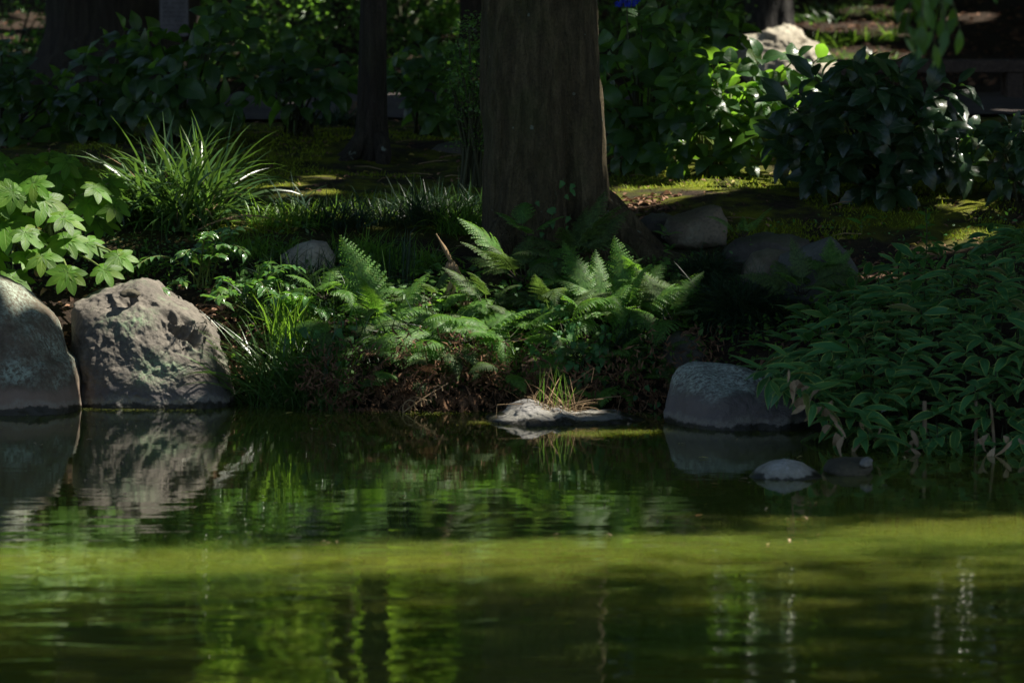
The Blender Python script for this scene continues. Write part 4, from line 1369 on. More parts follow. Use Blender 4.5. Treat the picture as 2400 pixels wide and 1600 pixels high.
for k, (px, Y, rad, n, l, mt, lab) in enumerate([
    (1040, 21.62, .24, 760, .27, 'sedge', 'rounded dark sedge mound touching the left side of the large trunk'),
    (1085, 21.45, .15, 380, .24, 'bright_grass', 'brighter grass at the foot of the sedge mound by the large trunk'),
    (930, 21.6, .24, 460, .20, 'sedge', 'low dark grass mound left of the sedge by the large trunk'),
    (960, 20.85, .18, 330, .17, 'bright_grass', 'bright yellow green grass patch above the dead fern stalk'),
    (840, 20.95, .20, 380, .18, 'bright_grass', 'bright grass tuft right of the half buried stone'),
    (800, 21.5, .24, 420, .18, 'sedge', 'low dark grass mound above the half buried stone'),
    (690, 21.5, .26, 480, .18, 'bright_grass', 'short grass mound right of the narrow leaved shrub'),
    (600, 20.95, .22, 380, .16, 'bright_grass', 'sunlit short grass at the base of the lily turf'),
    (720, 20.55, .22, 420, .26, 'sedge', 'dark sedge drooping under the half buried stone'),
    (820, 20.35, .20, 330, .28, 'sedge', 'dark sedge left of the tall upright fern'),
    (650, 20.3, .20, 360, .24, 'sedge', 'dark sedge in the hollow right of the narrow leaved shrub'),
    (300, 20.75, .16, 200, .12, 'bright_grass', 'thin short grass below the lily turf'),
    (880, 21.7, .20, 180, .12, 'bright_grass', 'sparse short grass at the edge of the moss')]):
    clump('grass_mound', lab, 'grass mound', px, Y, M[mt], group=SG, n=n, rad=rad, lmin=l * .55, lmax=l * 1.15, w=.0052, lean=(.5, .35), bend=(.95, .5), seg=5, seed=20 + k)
clump('sedge_mound', 'dense dark drooping sedge below the long root of the large trunk', 'grass clump', 1655, 20.45, M['sedge'], dz=.06, n=1300, rad=.08, lmin=.13, lmax=.25, w=.0035, lean=(.7, .4), bend=(1.3, .4), seg=7, seed=41)
clump('sedge_mound', 'large dark drooping sedge dome above the lichen boulder', 'grass clump', 1735, 19.95, M['sedge'], dz=.04, n=2000, rad=.14, lmin=.2, lmax=.35, w=.0035, lean=(.75, .4), bend=(1.3, .4), seg=7, seed=42)
# grass and litter slope at the top right
for k, (px, Y, l, lab) in enumerate([(1900, 35.0, .32, 'grass tuft left of the blurred branch on the slope'), (1990, 34.2, .25, 'sunlit grass tuft right of the cream boulder'), (2050, 35.2, .3, 'yellow green grass tuft on the slope behind the bench'), (1980, 36.8, .3, 'grass tuft at the top edge of the slope'), (2100, 34.0, .22, 'low grass beside the left end of the bench'), (1880, 36.4, .3, 'dark grass by the furrowed trunk'), (2120, 36.5, .26, 'grass behind the hanging branch')]):
    clump('slope_grass', lab, 'grass clump', px, Y, M['grass' if k % 2 else 'bright_grass'], group='grass tufts on the slope behind the bench', n=150, rad=.34, lmin=l * .35, lmax=l * .75, w=.008, lean=(.5, .3), bend=(1.0, .4), seg=5, seed=60 + k)  # every other tuft gets the brighter blade colour to read as sunlit
clump('path_grass', 'faint grass tuft at the path edge left of the slim trunk', 'grass clump', 790, 26.6, M['sedge'], n=120, rad=.14, lmin=.15, lmax=.3, w=.009, lean=(.5, .3), bend=(1.0, .4), seg=6, seed=71)

for k, (px, Y, n, l, mt, lab) in enumerate([(1010, 19.9, 160, .26, 'sedge', 'thin dark grass hanging in the middle of the undercut bank'), (880, 19.85, 150, .24, 'sedge', 'thin dark grass among the brown ferns right of the waterside clump'), (1160, 19.75, 140, .22, 'grass', 'thin green grass hanging behind the left end of the islet'), (1370, 19.75, 130, .2, 'sedge', 'thin dark grass in the hollow behind the islet grass'), (1490, 19.85, 140, .22, 'sedge', 'thin dark grass right of the heart leaved creeper')]):
    clump('bank_grass', lab, 'grass clump', px, Y, M[mt], dz=.03, group='thin grasses hanging in the undercut bank', n=n, rad=.14, lmin=l * .5, lmax=l * 1.2, w=.006, lean=(.7, .35), bend=(1.3, .5), seg=6, seed=90 + k, aim=(-math.pi / 2, .6, .9))

# ------------------------------------------------------------------ narrow leaved shrubs
NG = 'narrow leaved shrubs on the left bank'


def wand_shrub(label, px, Y, n, L, seed, toward=(0, -.3), leaf=.075):
    global R
    keep, R = R, random.Random(seed)
    b = gp(px, Y)
    o = thing('glossy_shrub', label, 'shrub', b, NG)
    mb = MB()
    for k in range(n):
        a = R.uniform(0, 6.283)
        reach = L * R.uniform(.4, .85)
        e = b + np.array([math.cos(a) * reach + toward[0] * L, math.sin(a) * reach * .7 + toward[1] * L, L * R.uniform(.25, .75)])
        m = (b + e) / 2 + np.array([0, 0, L * R.uniform(.3, .55)])
        pts = bez(b + (jit(.05), jit(.05), 0), m, e, 20)
        mb.add(*tube(pts - b, np.linspace(.005, .002, 20), 4))
        for j in range(5, 20):
            if R.random() < .12:
                continue
            d = unit(pts[min(19, j + 1)] - pts[j - 1])
            X = frame(d, (0, 0, 1))
            s = 1 if j % 2 else -1
            ax = d * .75 + X[:, 0] * s * .8 + np.array([0, 0, jit(.25)])
            leafobj('narrow_leaf', o, pts[j], ax, X[:, 2] + np.array([0, -.3, .2]), leaf * R.uniform(.75, 1.2) * (1 if j < 16 else .8), roll=jit(.5))
    put('stem', mb.mesh('stem'), M['green_stem'], o)
    R = keep


wand_shrub('glossy narrow leaved shrub with arching shoots right of the fatsia', 470, 20.55, 13, .40, 3)
wand_shrub('sparkling narrow leaved shrub above the sunlit leaf litter', 575, 20.3, 12, .34, 4)
wand_shrub('small narrow leaved shrub above the bright upright grass', 700, 20.15, 6, .24, 5, leaf=.085)
wand_shrub('single arching shoot of narrow leaves over the pitted boulder', 350, 20.3, 3, .26, 6, (.1, -.4))

# ------------------------------------------------------------------ ferns
FG = 'ferns on the bank under the large tree'


def fern(label, px, py, Y, n, L, kind='frond', az0=None, spread=math.pi, elev=(0.25, 0.95), seed=0, name='fern', fixed=(), scale_x=1.0):
    """a crown of fronds; fixed: (azimuth from +x, elevation, length) of single fronds"""
    global R
    keep, R = R, random.Random(seed)
    b = P(px, py, Y)
    g = gz1(b[0], b[1])
    if b[2] < g:
        b[2] = g
    o = thing(name, label, 'fern', b, FG)
    mb = MB()
    specs = [(az, el, ln, 0) for az, el, ln in fixed]
    for k in range(n):
        az = (-math.pi / 2 if az0 is None else az0) + (k / max(1, n - 1) - .5) * 2 * spread + jit(.25)
        specs.append((az, R.uniform(*elev), L * R.uniform(.7, 1.1), None))
    for az, el, ln, vr in specs:
        d = np.array([math.cos(az) * math.cos(el), math.sin(az) * math.cos(el), math.sin(el)])
        st = ln * .22
        p0 = b + np.array([jit(.02), jit(.02), 0])
        p1 = p0 + d * st
        mb.add(*tube([p0 - b, (p0 + p1) / 2 - b, p1 - b], [.0035, .003, .0025], 4))
        leafobj('dull_frond' if kind == 'frond' and (seed * 7) % 5 in (0, 2, 4) and R.random() < .8 else kind, o, p1, d, (0, -.35, 1) if el < 1.0 else (0, -1, .3), ln, vr, roll=jit(.35), width=scale_x)
    put('stem', mb.mesh('stem'), M['fern_stem'], o)
    R = keep
    return o


PI = math.pi
fern('upright fern with a tall bright frond left of the dead stalk', 890, 770, 20.05, 7, .30, seed=3, fixed=[(PI * .72, 1.25, .40), (PI * .55, 1.1, .30)])
fern('dusky fern with fronds spreading over the dark hollow', 985, 790, 19.95, 9, .30, seed=2, elev=(.1, .8))
fern('fern with a long pale frond reaching left over the water', 1100, 800, 19.75, 8, .34, seed=3, fixed=[(PI * 1.08, .05, .42), (PI * 1.22, -.1, .36)], elev=(.0, .7))
fern('bright fern with broad fronds left of the heart leaved creeper', 1190, 800, 19.7, 9, .32, seed=4, fixed=[(PI * 1.3, .1, .34), (PI * 1.9, .3, .28)], elev=(-.1, .7))
fern('fern hanging dull fronds low over the water', 1130, 870, 19.6, 7, .26, seed=5, elev=(-.5, .3))
fern('fern with a sunlit frond crossing the left edge of the large trunk', 1225, 660, 20.3, 8, .32, seed=6, fixed=[(PI * 1.0, .85, .36), (PI * 1.05, .6, .3)], elev=(.3, 1.0))
fern('dark fern in front of the large trunk with a feathery frond leaning right', 1330, 610, 20.5, 9, .34, seed=7, fixed=[(.55, .85, .36), (.2, .5, .34), (.9, .7, .30)], elev=(.2, .9))
fern('fern with a flat sunlit frond right of the trunk foot', 1380, 760, 20.0, 11, .34, seed=8, fixed=[(PI * .6, 1.1, .36), (1.2, 1.0, .32)], elev=(.1, .9))
fern('fern with upright triangular fronds below the long root', 1455, 740, 20.05, 11, .34, seed=9, fixed=[(1.4, 1.15, .34), (PI * .95, .5, .32)], elev=(.15, 1.0))
fern('fern with one pale sunlit curled frond at the right of the fern bank', 1570, 760, 19.95, 10, .30, seed=10, fixed=[(PI * .75, .95, .30), (PI * .7, .8, .26)], elev=(.1, .9))
fern('low fern filling the middle of the bank below the trunk', 1290, 740, 20.0, 10, .30, seed=11, elev=(.0, .8))
fern('low shaded fern left of the water sedge', 800, 800, 19.85, 8, .25, seed=12, elev=(.0, .7))
fern('fern with silvery fronds over the brown dead growth', 870, 830, 19.72, 8, .26, seed=13, elev=(-.1, .6))
fern('shaded fern at the left of the upright fern', 760, 700, 20.2, 7, .25, seed=14, elev=(.2, .9))
fern('small bright fern above the right end of the islet', 1500, 880, 19.55, 6, .17, 'sword_frond', seed=15, elev=(-.3, .5))
fern('small fern beside the low dark stone', 1735, 555, 20.8, 4, .20, 'sword_frond', seed=16, elev=(.3, 1.0), fixed=[(.4, .6, .2), (.9, .4, .17)])
fern('fern in front of the grey angular stone', 1880, 690, 19.85, 8, .24, seed=17, fixed=[(PI * .98, .35, .28), (1.65, 1.25, .24)], elev=(.1, .9))
fern('bronze fern standing against the point of the angular stone', 1945, 660, 20.0, 5, .20, seed=18, elev=(.7, 1.3))
fern('fern between the angular stone and the bamboo', 2005, 700, 19.85, 6, .22, seed=19, elev=(.2, 1.0))
fern('feathery fern at the lower left tip of the bamboo', 1975, 1010, 18.1, 6, .20, seed=20, elev=(-.4, .4))
fern('glossy little fern hanging beside the pitted boulder', 520, 700, 19.85, 3, .20, 'sword_frond', seed=21, fixed=[(PI * 1.35, .1, .20), (PI * 1.55, -.2, .18)], elev=(.0, .5))
fern('bright green palm like fern frond at the right edge above the bamboo', 2470, 600, 20.3, 3, .38, 'palm_frond', seed=22, az0=PI * .95, spread=.5, elev=(.35, .75), name='palm_fern')
fern('small dark fern at the trunk foot beside the climbing creeper', 1230, 560, 20.6, 5, .22, seed=23, elev=(.4, 1.1))
fern('dull fern low in the undercut right of the islet', 1420, 850, 19.7, 7, .22, seed=24, elev=(-.1, .7))
fern('fern in the shadow under the dark sedge', 1600, 720, 20.1, 6, .22, seed=25, elev=(.0, .8))
fern('small fern tuft in the hollow beneath the roots', 1560, 555, 20.9, 4, .10, 'sword_frond', seed=26, elev=(.3, 1.0))

for k, (px, py, Y, n, L, lab) in enumerate([(940, 880, 19.55, 6, .22, 'fern drooping over the brown growth left of centre'), (1180, 870, 19.5, 6, .22, 'fern drooping to the water right behind the islet grass'), (1350, 820, 19.7, 7, .24, 'soft green fern among the heart leaves above the islet'), (1440, 900, 19.5, 5, .18, 'little fern over the dark water edge right of the islet'), (830, 900, 19.55, 5, .17, 'tiny fern in the dark edge right of the waterside grass'), (1060, 830, 19.65, 7, .26, 'fern spreading over the middle of the undercut'), (1530, 830, 19.7, 6, .22, 'fern in the dark gap left of the reddish withered one'), (1240, 690, 20.2, 8, .26, 'fern lit in patches just left of the trunk foot'), (1100, 700, 20.2, 7, .26, 'fern behind the dead stalk'), (700, 860, 19.65, 4, .16, 'small fern inside the waterside grass')]):
    fern(lab, px, py, Y, n, L, seed=80 + k, elev=(-.6, .6), spread=2.0)

for k, (px, py, Y, n, L, lab) in enumerate([(900, 700, 20.2, 7, .22, 'fine fern behind the silvery fern'), (1010, 700, 20.2, 7, .22, 'fine fern left of the dead stalk'), (1150, 720, 20.05, 8, .24, 'bushy fern just right of the dead stalk'), (1340, 690, 20.25, 8, .25, 'fern directly under the front of the large trunk'), (1500, 690, 20.2, 7, .24, 'fern below the end of the long root'), (1420, 700, 20.2, 8, .25, 'fern between the flat sunlit frond and the root'), (960, 840, 19.7, 7, .22, 'fern hanging over the left undercut'), (1270, 900, 19.5, 5, .18, 'fern tip hanging behind the islet'), (1390, 940, 19.42, 4, .15, 'small fern at the dark waterline behind the islet'), (760, 900, 19.6, 5, .18, 'fern at the water between the grass and the brown growth')]):
    fern(lab, px, py, Y, n, L, seed=110 + k, elev=(-.3, .9), spread=2.4)

# withered ferns
WG = 'withered ferns hanging over the water'
for k, (px, py, Y, n, L, lab) in enumerate([(850, 880, 19.6, 9, .22, 'brown withered fern over the water right of the waterside grass'), (1000, 890, 19.55, 11, .24, 'brown withered fern in the middle of the undercut bank'), (1090, 905, 19.5, 8, .20, 'brown withered fern left of the islet'), (940, 850, 19.65, 8, .22, 'brown withered fern below the silvery fern'), (1640, 790, 19.9, 9, .22, 'reddish withered fern above the lichen boulder'), (1570, 900, 19.55, 7, .18, 'withered fern left of the lichen boulder'), (1250, 860, 19.6, 6, .2, 'withered brown frond hanging behind the islet grass')]):
    fern(lab, px, py, Y, n, L, 'withered_frond', seed=50 + k, elev=(-.9, .35), name='withered_fern', spread=2.2)['group'] = WG
# curled dry frond in the sun at the water's edge
cb = P(985, 960, 19.35)
cu = thing('curled_frond', 'sunlit dry fern frond curling in rings above the water', 'fern', cb, None)
mb = MB()
for j in range(8):
    c = np.array([-.07 + j * .022, jit(.03), -.01 + .012 * j * (1 + .25 * math.sin(j))])
    r = .022 + .012 * math.sin(j * .8 + .5)
    a0 = R.uniform(-.5, .5)
    aa = np.linspace(a0, a0 + 4.3, 22)
    pts = np.stack([c[0] + r * np.cos(aa), c[1] + .012 * np.sin(aa * .5), c[2] + r * 1.2 * np.sin(aa)], 1)
    rad = .0022 + .0013 * np.abs(np.sin(np.arange(22) * 1.9))
    mb.add(*tube(pts, rad, 5))
mb.add(*tube(bez((-.09, 0, -.02), (0, .0, .05), (.13, .05, .12), 10), .003, 5))
put('rib', mb.mesh('rib'), M['dry_straw'], cu)

# the dead twisted stalk left of the trunk
db = P(1120, 790, 20.15)
ds = thing('dead_stalk', 'twisted dead brown stalk leaning left in front of the large trunk', 'dead plant', db)
mb = MB()
top = P(1022, 548, 20.3) - db
pts = bez((0, 0, 0), top * .5 + np.array([.05, 0, 0]), top, 16)
mb.add(*tube(pts, np.concatenate([np.linspace(.012, .02, 8), np.linspace(.02, .004, 8)]) * (1 + .3 * np.sin(np.arange(16) * 2.1)), 8))
for k in range(7):
    i = 5 + k
    e = pts[i] + np.array([jit(.05), -.02 - .02 * R.random(), -.06 - .08 * R.random()])
    mb.add(*tube(bez(pts[i], (pts[i] + e) / 2 + np.array([jit(.04), -.02, .03]), e, 9), .009 * (1 + .5 * np.sin(np.arange(9) * 1.7 + k)), 6))
put('stalk', mb.mesh('stalk'), M['dry_straw'], ds)
for k in range(22):
    q = pts[R.randrange(3, 15)] + db + np.array([jit(.03), jit(.02) - .015, jit(.02)])
    leafobj('dry_leaf', ds, q, (jit(.6), -.3, -.9), (jit(.5), -1, .2), R.uniform(.05, .11), width=.8)

# ------------------------------------------------------------------ heart leaved creeper
CG = 'heart leaved creepers on the bank'


def creeper(label, spots, seed, n, size=.045):
    global R
    keep, R = R, random.Random(seed)
    b = P(*spots[0])
    o = thing('creeper', label, 'creeper', b, CG)
    mb = MB()
    pts = np.array([P(*s) for s in spots])
    tt = np.linspace(0, 1, len(spots))
    f = lambda t: np.array([np.interp(t, tt, pts[:, k]) for k in range(3)])
    line = np.array([f(t) + np.array([.01 * math.sin(t * 30), .01 * math.cos(t * 23), 0]) for t in np.linspace(0, 1, 24)])
    mb.add(*tube(line - b, .0022, 4))
    for k in range(n):
        t = R.random()
        q = f(t) + np.array([R.gauss(0, .055), R.gauss(0, .03) - .02, R.gauss(0, .05)])
        leafobj('creeper_leaf', o, q, (jit(.7), -.5, -.75), (jit(.3), -1, .55), size * R.uniform(.65, 1.35), roll=jit(.3))
    put('stem', mb.mesh('stem'), M['stem'], o)
    R = keep


creeper('heart leaved creeper hanging over the dark bank behind the islet', [(1300, 700, 20.0), (1330, 800, 19.75), (1380, 860, 19.6), (1420, 800, 19.7), (1460, 740, 19.9)], 1, 70)
creeper('heart leaved creeper trailing low above the islet grass', [(1240, 780, 19.8), (1290, 830, 19.65), (1320, 880, 19.55), (1400, 900, 19.5)], 2, 45)
creeper('creeper climbing the foot of the large trunk', [(1265, 640, 20.45), (1280, 560, 20.62), (1292, 500, 20.66), (1305, 445, 20.67)], 3, 22, .04)
creeper('creeper with rounded leaves right of the waterside grass', [(700, 830, 19.75), (760, 790, 19.8), (800, 810, 19.75), (830, 850, 19.65)], 4, 30, .05)
creeper('creeper leaves in the lower right of the fern bank', [(1480, 820, 19.8), (1540, 860, 19.65), (1510, 950, 19.45), (1490, 970, 19.4)], 5, 26, .04)
creeper('fine leaved creeper covering the bank below the trunk', [(1250, 640, 20.3), (1300, 690, 20.1), (1230, 720, 20.0), (1330, 740, 20.0)], 6, 60, .03)

# ------------------------------------------------------------------ bamboo grass on the right
SB = np.array([1.95, 18.55, .12])
sas = thing('bamboo_grass', 'dense low bamboo patch with white edged leaves overhanging the water at the right', 'bamboo', SB)
edge_top = lambda px: np.interp(px, [1780, 1830, 1900, 2000, 2130, 2230, 2300, 2400, 2500], [875, 800, 735, 655, 605, 590, 550, 545, 550])
edge_bot = lambda px: np.interp(px, [1780, 1850, 1900, 1950, 2050, 2200, 2500], [885, 900, 935, 985, 1040, 1058, 1055])
mb = MB()
far_leaves = []
cnt = 0
tips = []
tries = 0
while len(tips) < 240 and tries < 20000:
    tries += 1
    px = R.uniform(1785, 2480)
    a, b_ = edge_top(px), edge_bot(px)
    py = R.uniform(a, b_)
    if any(math.hypot(px - t[0], (py - t[1]) * 1.3) < 29 - tries / 800 for t in tips):
        continue
    tips.append((px, py, (b_ - py) / max(60, b_ - a)))
for px, py, h in tips:
    Y = 17.75 + 1.9 * h ** 1.15 - .25 * math.sin(math.pi * h) + jit(.08)
    q = P(px, py, Y)
    b0 = np.array([q[0] + jit(.05) + .05, Y + .25 + .1 * R.random(), 0])
    while gz1(b0[0], b0[1]) < .03 and b0[1] < 20.5:
        b0[1] += .08
    b0[2] = gz1(b0[0], b0[1])
    mb.add(*tube(bez(b0, b0 * .4 + q * .6 + np.array([0, .03, .12]), q, 6) - SB, .0028, 4))
    main = R.uniform(-2.75, -.55) if R.random() < .75 else R.uniform(0, 6.28)
    nl = R.choice((3, 4, 4, 5))
    for k in range(nl):
        az = main + (k - (nl - 1) / 2) * .62 + jit(.2)
        el = .36 - .38 * (1 - h) + jit(.38) - .10 * abs(k - 1.5)
        ax = np.array([math.cos(az) * math.cos(el), math.sin(az) * math.cos(el), math.sin(el)])
        s = R.uniform(.095, .20)
        upv = (jit(.35), -.35 + jit(.25), 1)
        if cnt < 300 and (px < 2430):
            leafobj('old_leaf' if R.random() < .07 else 'bamboo_leaf', sas, q + ax * .01, ax, upv, s, roll=jit(.4))
            cnt += 1
        else:
            far_leaves.append((q + ax * .01, ax, upv, s))
# inner and back leaves below the front layer
for k in range(520):
    px = R.uniform(1800, 2500)
    a, b_ = edge_top(px) + 15, edge_bot(px) + 5
    h = R.random()
    q = P(px, b_ + (a - b_) * h, 17.85 + 1.95 * h ** 1.15 + R.uniform(.02, .18))
    az = R.uniform(-3.1, 0.1)
    el = jit(.5) - .25
    far_leaves.append((q, np.array([math.cos(az) * math.cos(el), math.sin(az) * math.cos(el), math.sin(el)]), (jit(.4), -.4, 1), R.uniform(.12, .19)))
V0, F0, U0 = leafgeo(ovate(0.125, 0.42, 1.1), 5, 0.16, 0.5, 0.05, 1, 0.0, 5)
stuff(put('inner_leaf', scatter_mesh('inner_leaf', (V0, F0, U0), np.array([f[0] for f in far_leaves]) - SB, np.array([f[1] for f in far_leaves]), np.array([f[2] for f in far_leaves], float), np.array([f[3] for f in far_leaves])), M['sasa'], sas))
put('stem', mb.mesh('stem'), M['stem'], sas)
for k in range(40):
    px = R.choice([R.uniform(1950, 2420), R.uniform(1840, 1960), R.uniform(2000, 2380)])
    py = edge_bot(px) - 5 + R.uniform(-45, 30)
    q = P(px, py, 17.66 + jit(.12))
    leafobj('dry_leaf', sas, q, (jit(1.2), -.3 + jit(.4), -.7 + jit(.5)), (jit(1), -1, .3 + jit(.6)), R.uniform(.05, .13), roll=jit(.5))
ps = P(2172, 1062, 17.75)
mbs = MB()
for px, w in ((2172, .012), (2290, .009), (2325, .008)):
    q = P(px, 1040, 17.8)
    mbs.add(*tube([(q[0], 17.8, -.15), (q[0] + jit(.01), 17.8, .02), (q[0] + jit(.03), 17.88, .2)], [w, w, w * .8], 7))
put('dry_stalk', mbs.mesh('dry_stalk'), M['dry_leaf'], sas, -SB)
pc = P(2065, 967, 17.9)
g_ = leafgeo(ovate(.3, .5), 4, .2, .5, cols=3)
tag(put('feather_scrap', mk_mesh('feather_scrap', g_[0] * .055, [g_[1]], g_[2]), plain_mat('white_scrap', (.62, .68, .72), .6, .05), None, pc), 'tiny white scrap lying on a bamboo leaf', 'scrap').rotation_euler = (.6, .2, -1.2)

# ------------------------------------------------------------------ seedlings on the right bank
SD = gp(2165, 20.2)
se = thing('seedling', 'upright bright green seedling standing above the bamboo patch', 'seedling', SD)
tip = P(2170, 490, 20.25)
pts = bez(SD, (SD + tip) / 2 + np.array([.02, 0, 0]), tip, 14)
mb = MB()
mb.add(*tube(pts - SD, np.linspace(.004, .002, 14), 5))
for j in range(4, 14):
    for s in (-1, 1):
        a = j * 1.57 + (0 if s > 0 else math.pi) + jit(.3)
        leafobj('seedling_leaf', se, pts[j], (math.cos(a), math.sin(a) * .7 - .2, .25 + jit(.3)), (0, -.5, 1), .075 * (1 - .045 * (j - 4)) * R.uniform(.8, 1.2), roll=jit(.3))
for s in (-1, 1):
    q0 = pts[4]
    e = q0 + np.array([-.10 if s < 0 else .04, -.02, .10])
    mb.add(*tube(bez(q0, (q0 + e) / 2, e, 5) - SD, .002, 4))
    for k in range(5):
        leafobj('seedling_leaf', se, q0 + (e - q0) * (k + 1) / 5, (jit(1), -.5, jit(.6)), (0, -.5, 1), .055 * R.uniform(.8, 1.2))
put('stem', mb.mesh('stem'), M['stem'], se)
for k, (px, Y, n, s, lab) in enumerate([(2020, 21.4, 4, .08, 'small narrow leaved seedling under the aucuba'), (2240, 21.0, 6, .06, 'tiny seedling with a pale leaf right of the tall one'), (2260, 20.5, 4, .05, 'little seedling among yellow fallen leaves'), (2210, 19.95, 2, .09, 'single bright blade standing above the bamboo leaves'), (1570, 21.0, 8, .045, 'small leafy weed in the dark hollow by the root'), (2140, 20.35, 5, .05, 'small weed left of the tall seedling')]):
    b = gp(px, Y)
    o = thing('seedling', lab, 'seedling', b, None)
    mb = MB()
    t = b + np.array([jit(.01), 0, s * 1.1])
    mb.add(*tube([b - b, (b + t) / 2 - b, t - b], .0018, 4))
    put('stem', mb.mesh('stem'), M['green_stem'], o)
    for j in range(n):
        a = j / n * 6.283 + jit(.4)
        leafobj('seedling_leaf', o, b + (t - b) * R.uniform(.5, 1), (math.cos(a), math.sin(a), .4 + jit(.4) + (1.5 if n == 2 else 0)), (0, -.4, 1), s * R.uniform(.8, 1.2), width=.7)

# ------------------------------------------------------------------ islet grass
ib = P(1300, 965, 19.05)
ig = thing('islet_grass', 'tuft of dry straw and a few green blades growing on the islet rock', 'grass tuft', ib)
mb = MB()
V, F, U = blades(150, .13, .08, .22, .0028, (.9, .4), (.9, .6), 5, 0, None, 81, .5)
mb.add(V, F, U)
for px, py in ((1392, 862), (1280, 872), (1230, 890), (1290, 862), (1455, 928), (1415, 935), (1380, 900), (1236, 930), (1165, 948)):
    e = P(px, py, 19.0 + jit(.1)) - ib
    c0 = np.array([R.uniform(-.08, .12), jit(.05), 0])
    pts = bez(c0, (c0 + e) / 2 + np.array([0, 0, .03]), e, 7)
    mb.add(*tube(pts, .0017, 4))
    e2 = e + np.array([jit(.04), 0, -.06 - .04 * R.random()])
    if R.random() < .6:
        mb.add(*tube([e, (e + e2) / 2, e2], .0014, 4))
put('straw', mb.mesh('straw'), M['dry_straw'], ig)
V, F, U = blades(16, .10, .12, .26, .0045, (.1, .08), (.25, .2), 5, 0, None, 82, .4)
put('green_blade', mk_mesh('green_blade', V, [F], U), M['bright_grass'], ig)

# ------------------------------------------------------------------ small leaved shrubs behind
SMALL = leafgeo(ovate(.27, .5), 2, .15, .3, cols=3)


def small_shrub(label, px, py, Y, rx, ry, rz, n, leaf, seed, mat='shrub', name='shrub', group='small leaved shrubs beyond the path', squash=.5):
    g = np.random.default_rng(seed)
    c = P(px, py, Y)
    b = np.array([c[0], Y, gz1(c[0], Y) - .03])
    o = thing(name, label, 'shrub', b, group)
    k = max(16, n // 40)
    d = g.normal(size=(k, 3))
    d /= np.linalg.norm(d, axis=1, keepdims=True)
    cc = d * (g.random((k, 1)) ** .35) * np.array([rx, ry, rz]) + (c - b)
    cc[:, 2] = np.maximum(cc[:, 2], .05)
    w = g.integers(0, k, n)
    e = g.normal(size=(n, 3)) * np.array([1, 1, squash]) * (.18 * (rx + rz) / 2)
    Q = cc[w] + e
    ax = g.normal(size=(n, 3))
    ax[:, 2] = ax[:, 2] * .5 + .1
    up = g.normal(size=(n, 3)) * .6 + np.array([0, -.3, .8])
    stuff(put('foliage', scatter_mesh('foliage', SMALL, Q, ax, up, leaf * g.uniform(.6, 1.3, n)), M[mat], o))
    mb = MB()
    for j in range(0, k, 2):
        mb.add(*tube(bez((g.uniform(-.06, .06), g.uniform(-.06, .06), 0), cc[j] * np.array([.4, .4, .7]), cc[j], 6), np.linspace(.012, .003, 6), 4))
    put('stem', mb.mesh('stem'), M['stem'], o)
    return o


small_shrub('small leaved evergreen shrub hugging the left side of the large trunk', 1105, 190, 22.6, .14, .14, .38, 2600, .022, 1, name='trunk_side_shrub', group=None)
for k, (px, py, Y, rx, rz, n, lf, lab) in enumerate([
    (520, 30, 33.5, .9, .55, 2600, .055, 'leafy shrub beyond the path right of the notice'), (690, 40, 34.5, .8, .65, 2400, .055, 'dim leafy shrub beyond the path behind the tall hydrangea'),
    (640, 130, 32.6, .6, .35, 1400, .05, 'low shrub at the far path edge behind the small hydrangea'), (950, 20, 35.5, .75, .7, 2800, .06, 'leafy shrub with lit leaves beyond the path right of the slim trunk'),
    (1040, 60, 36.5, .6, .75, 2600, .06, 'brightly lit shrub beside the black trunk in the background'), (980, 170, 32.2, .5, .3, 1000, .05, 'low dim shrub on the far side of the path'),
    (40, 90, 34.0, .9, .5, 1800, .06, 'dark shrub in the top left corner'), (1480, 40, 33, 1.0, .7, 2200, .06, 'dark shrub behind the hydrangea by the large trunk'), (2300, 60, 41, 1.2, .5, 1500, .06, 'dark shrub high on the slope at the right'), (1680, 20, 36, .7, .6, 1500, .06, 'dark shrub left of the furrowed trunk')]):
    small_shrub(lab, px, py, Y, rx, .6, rz, n, lf, 10 + k)

# ------------------------------------------------------------------ overhanging spray close to the camera
ob = P(2150, -60, 13.5)
ov = thing('hanging_branch', 'blurred leafy branch tip hanging into the top right corner close to the camera', 'branch', ob)
mb = MB()
for k, (e, n) in enumerate([((2120, 90), 9), ((2190, 105), 10), ((2250, 70), 9), ((2160, 60), 8), ((2225, 100), 8), ((2105, 20), 6), ((2350, 0), 3)]):
    q = P(e[0], e[1], 13.4 + jit(.15))
    s0 = ob + np.array([.05 * k / 6, 0, .08])
    pts = bez(s0, (s0 + q) / 2 + np.array([jit(.03), 0, .05]), q, 10)
    mb.add(*tube(pts - ob, np.linspace(.005, .002, 10), 5))
    for j in range(n):
        t = pts[min(9, 2 + int(8 * j / n))]
        leafobj('spray_leaf', ov, t, (jit(.7), jit(.5), -.75), (jit(.5), -1, .4), R.uniform(.075, .115), roll=jit(.4))
put('twig', mb.mesh('twig'), M['stem'], ov)
mb = MB()
mb.add(*tube(bez(ob + (0, 0, .08), ob + (.8, .3, 1.2), ob + (3.4, 1.2, 3.4), 12) - ob, np.linspace(.006, .035, 12), 7))
put('bough', mb.mesh('bough'), M['bark_dark'], ov)

# ------------------------------------------------------------------ bench, log post, notice


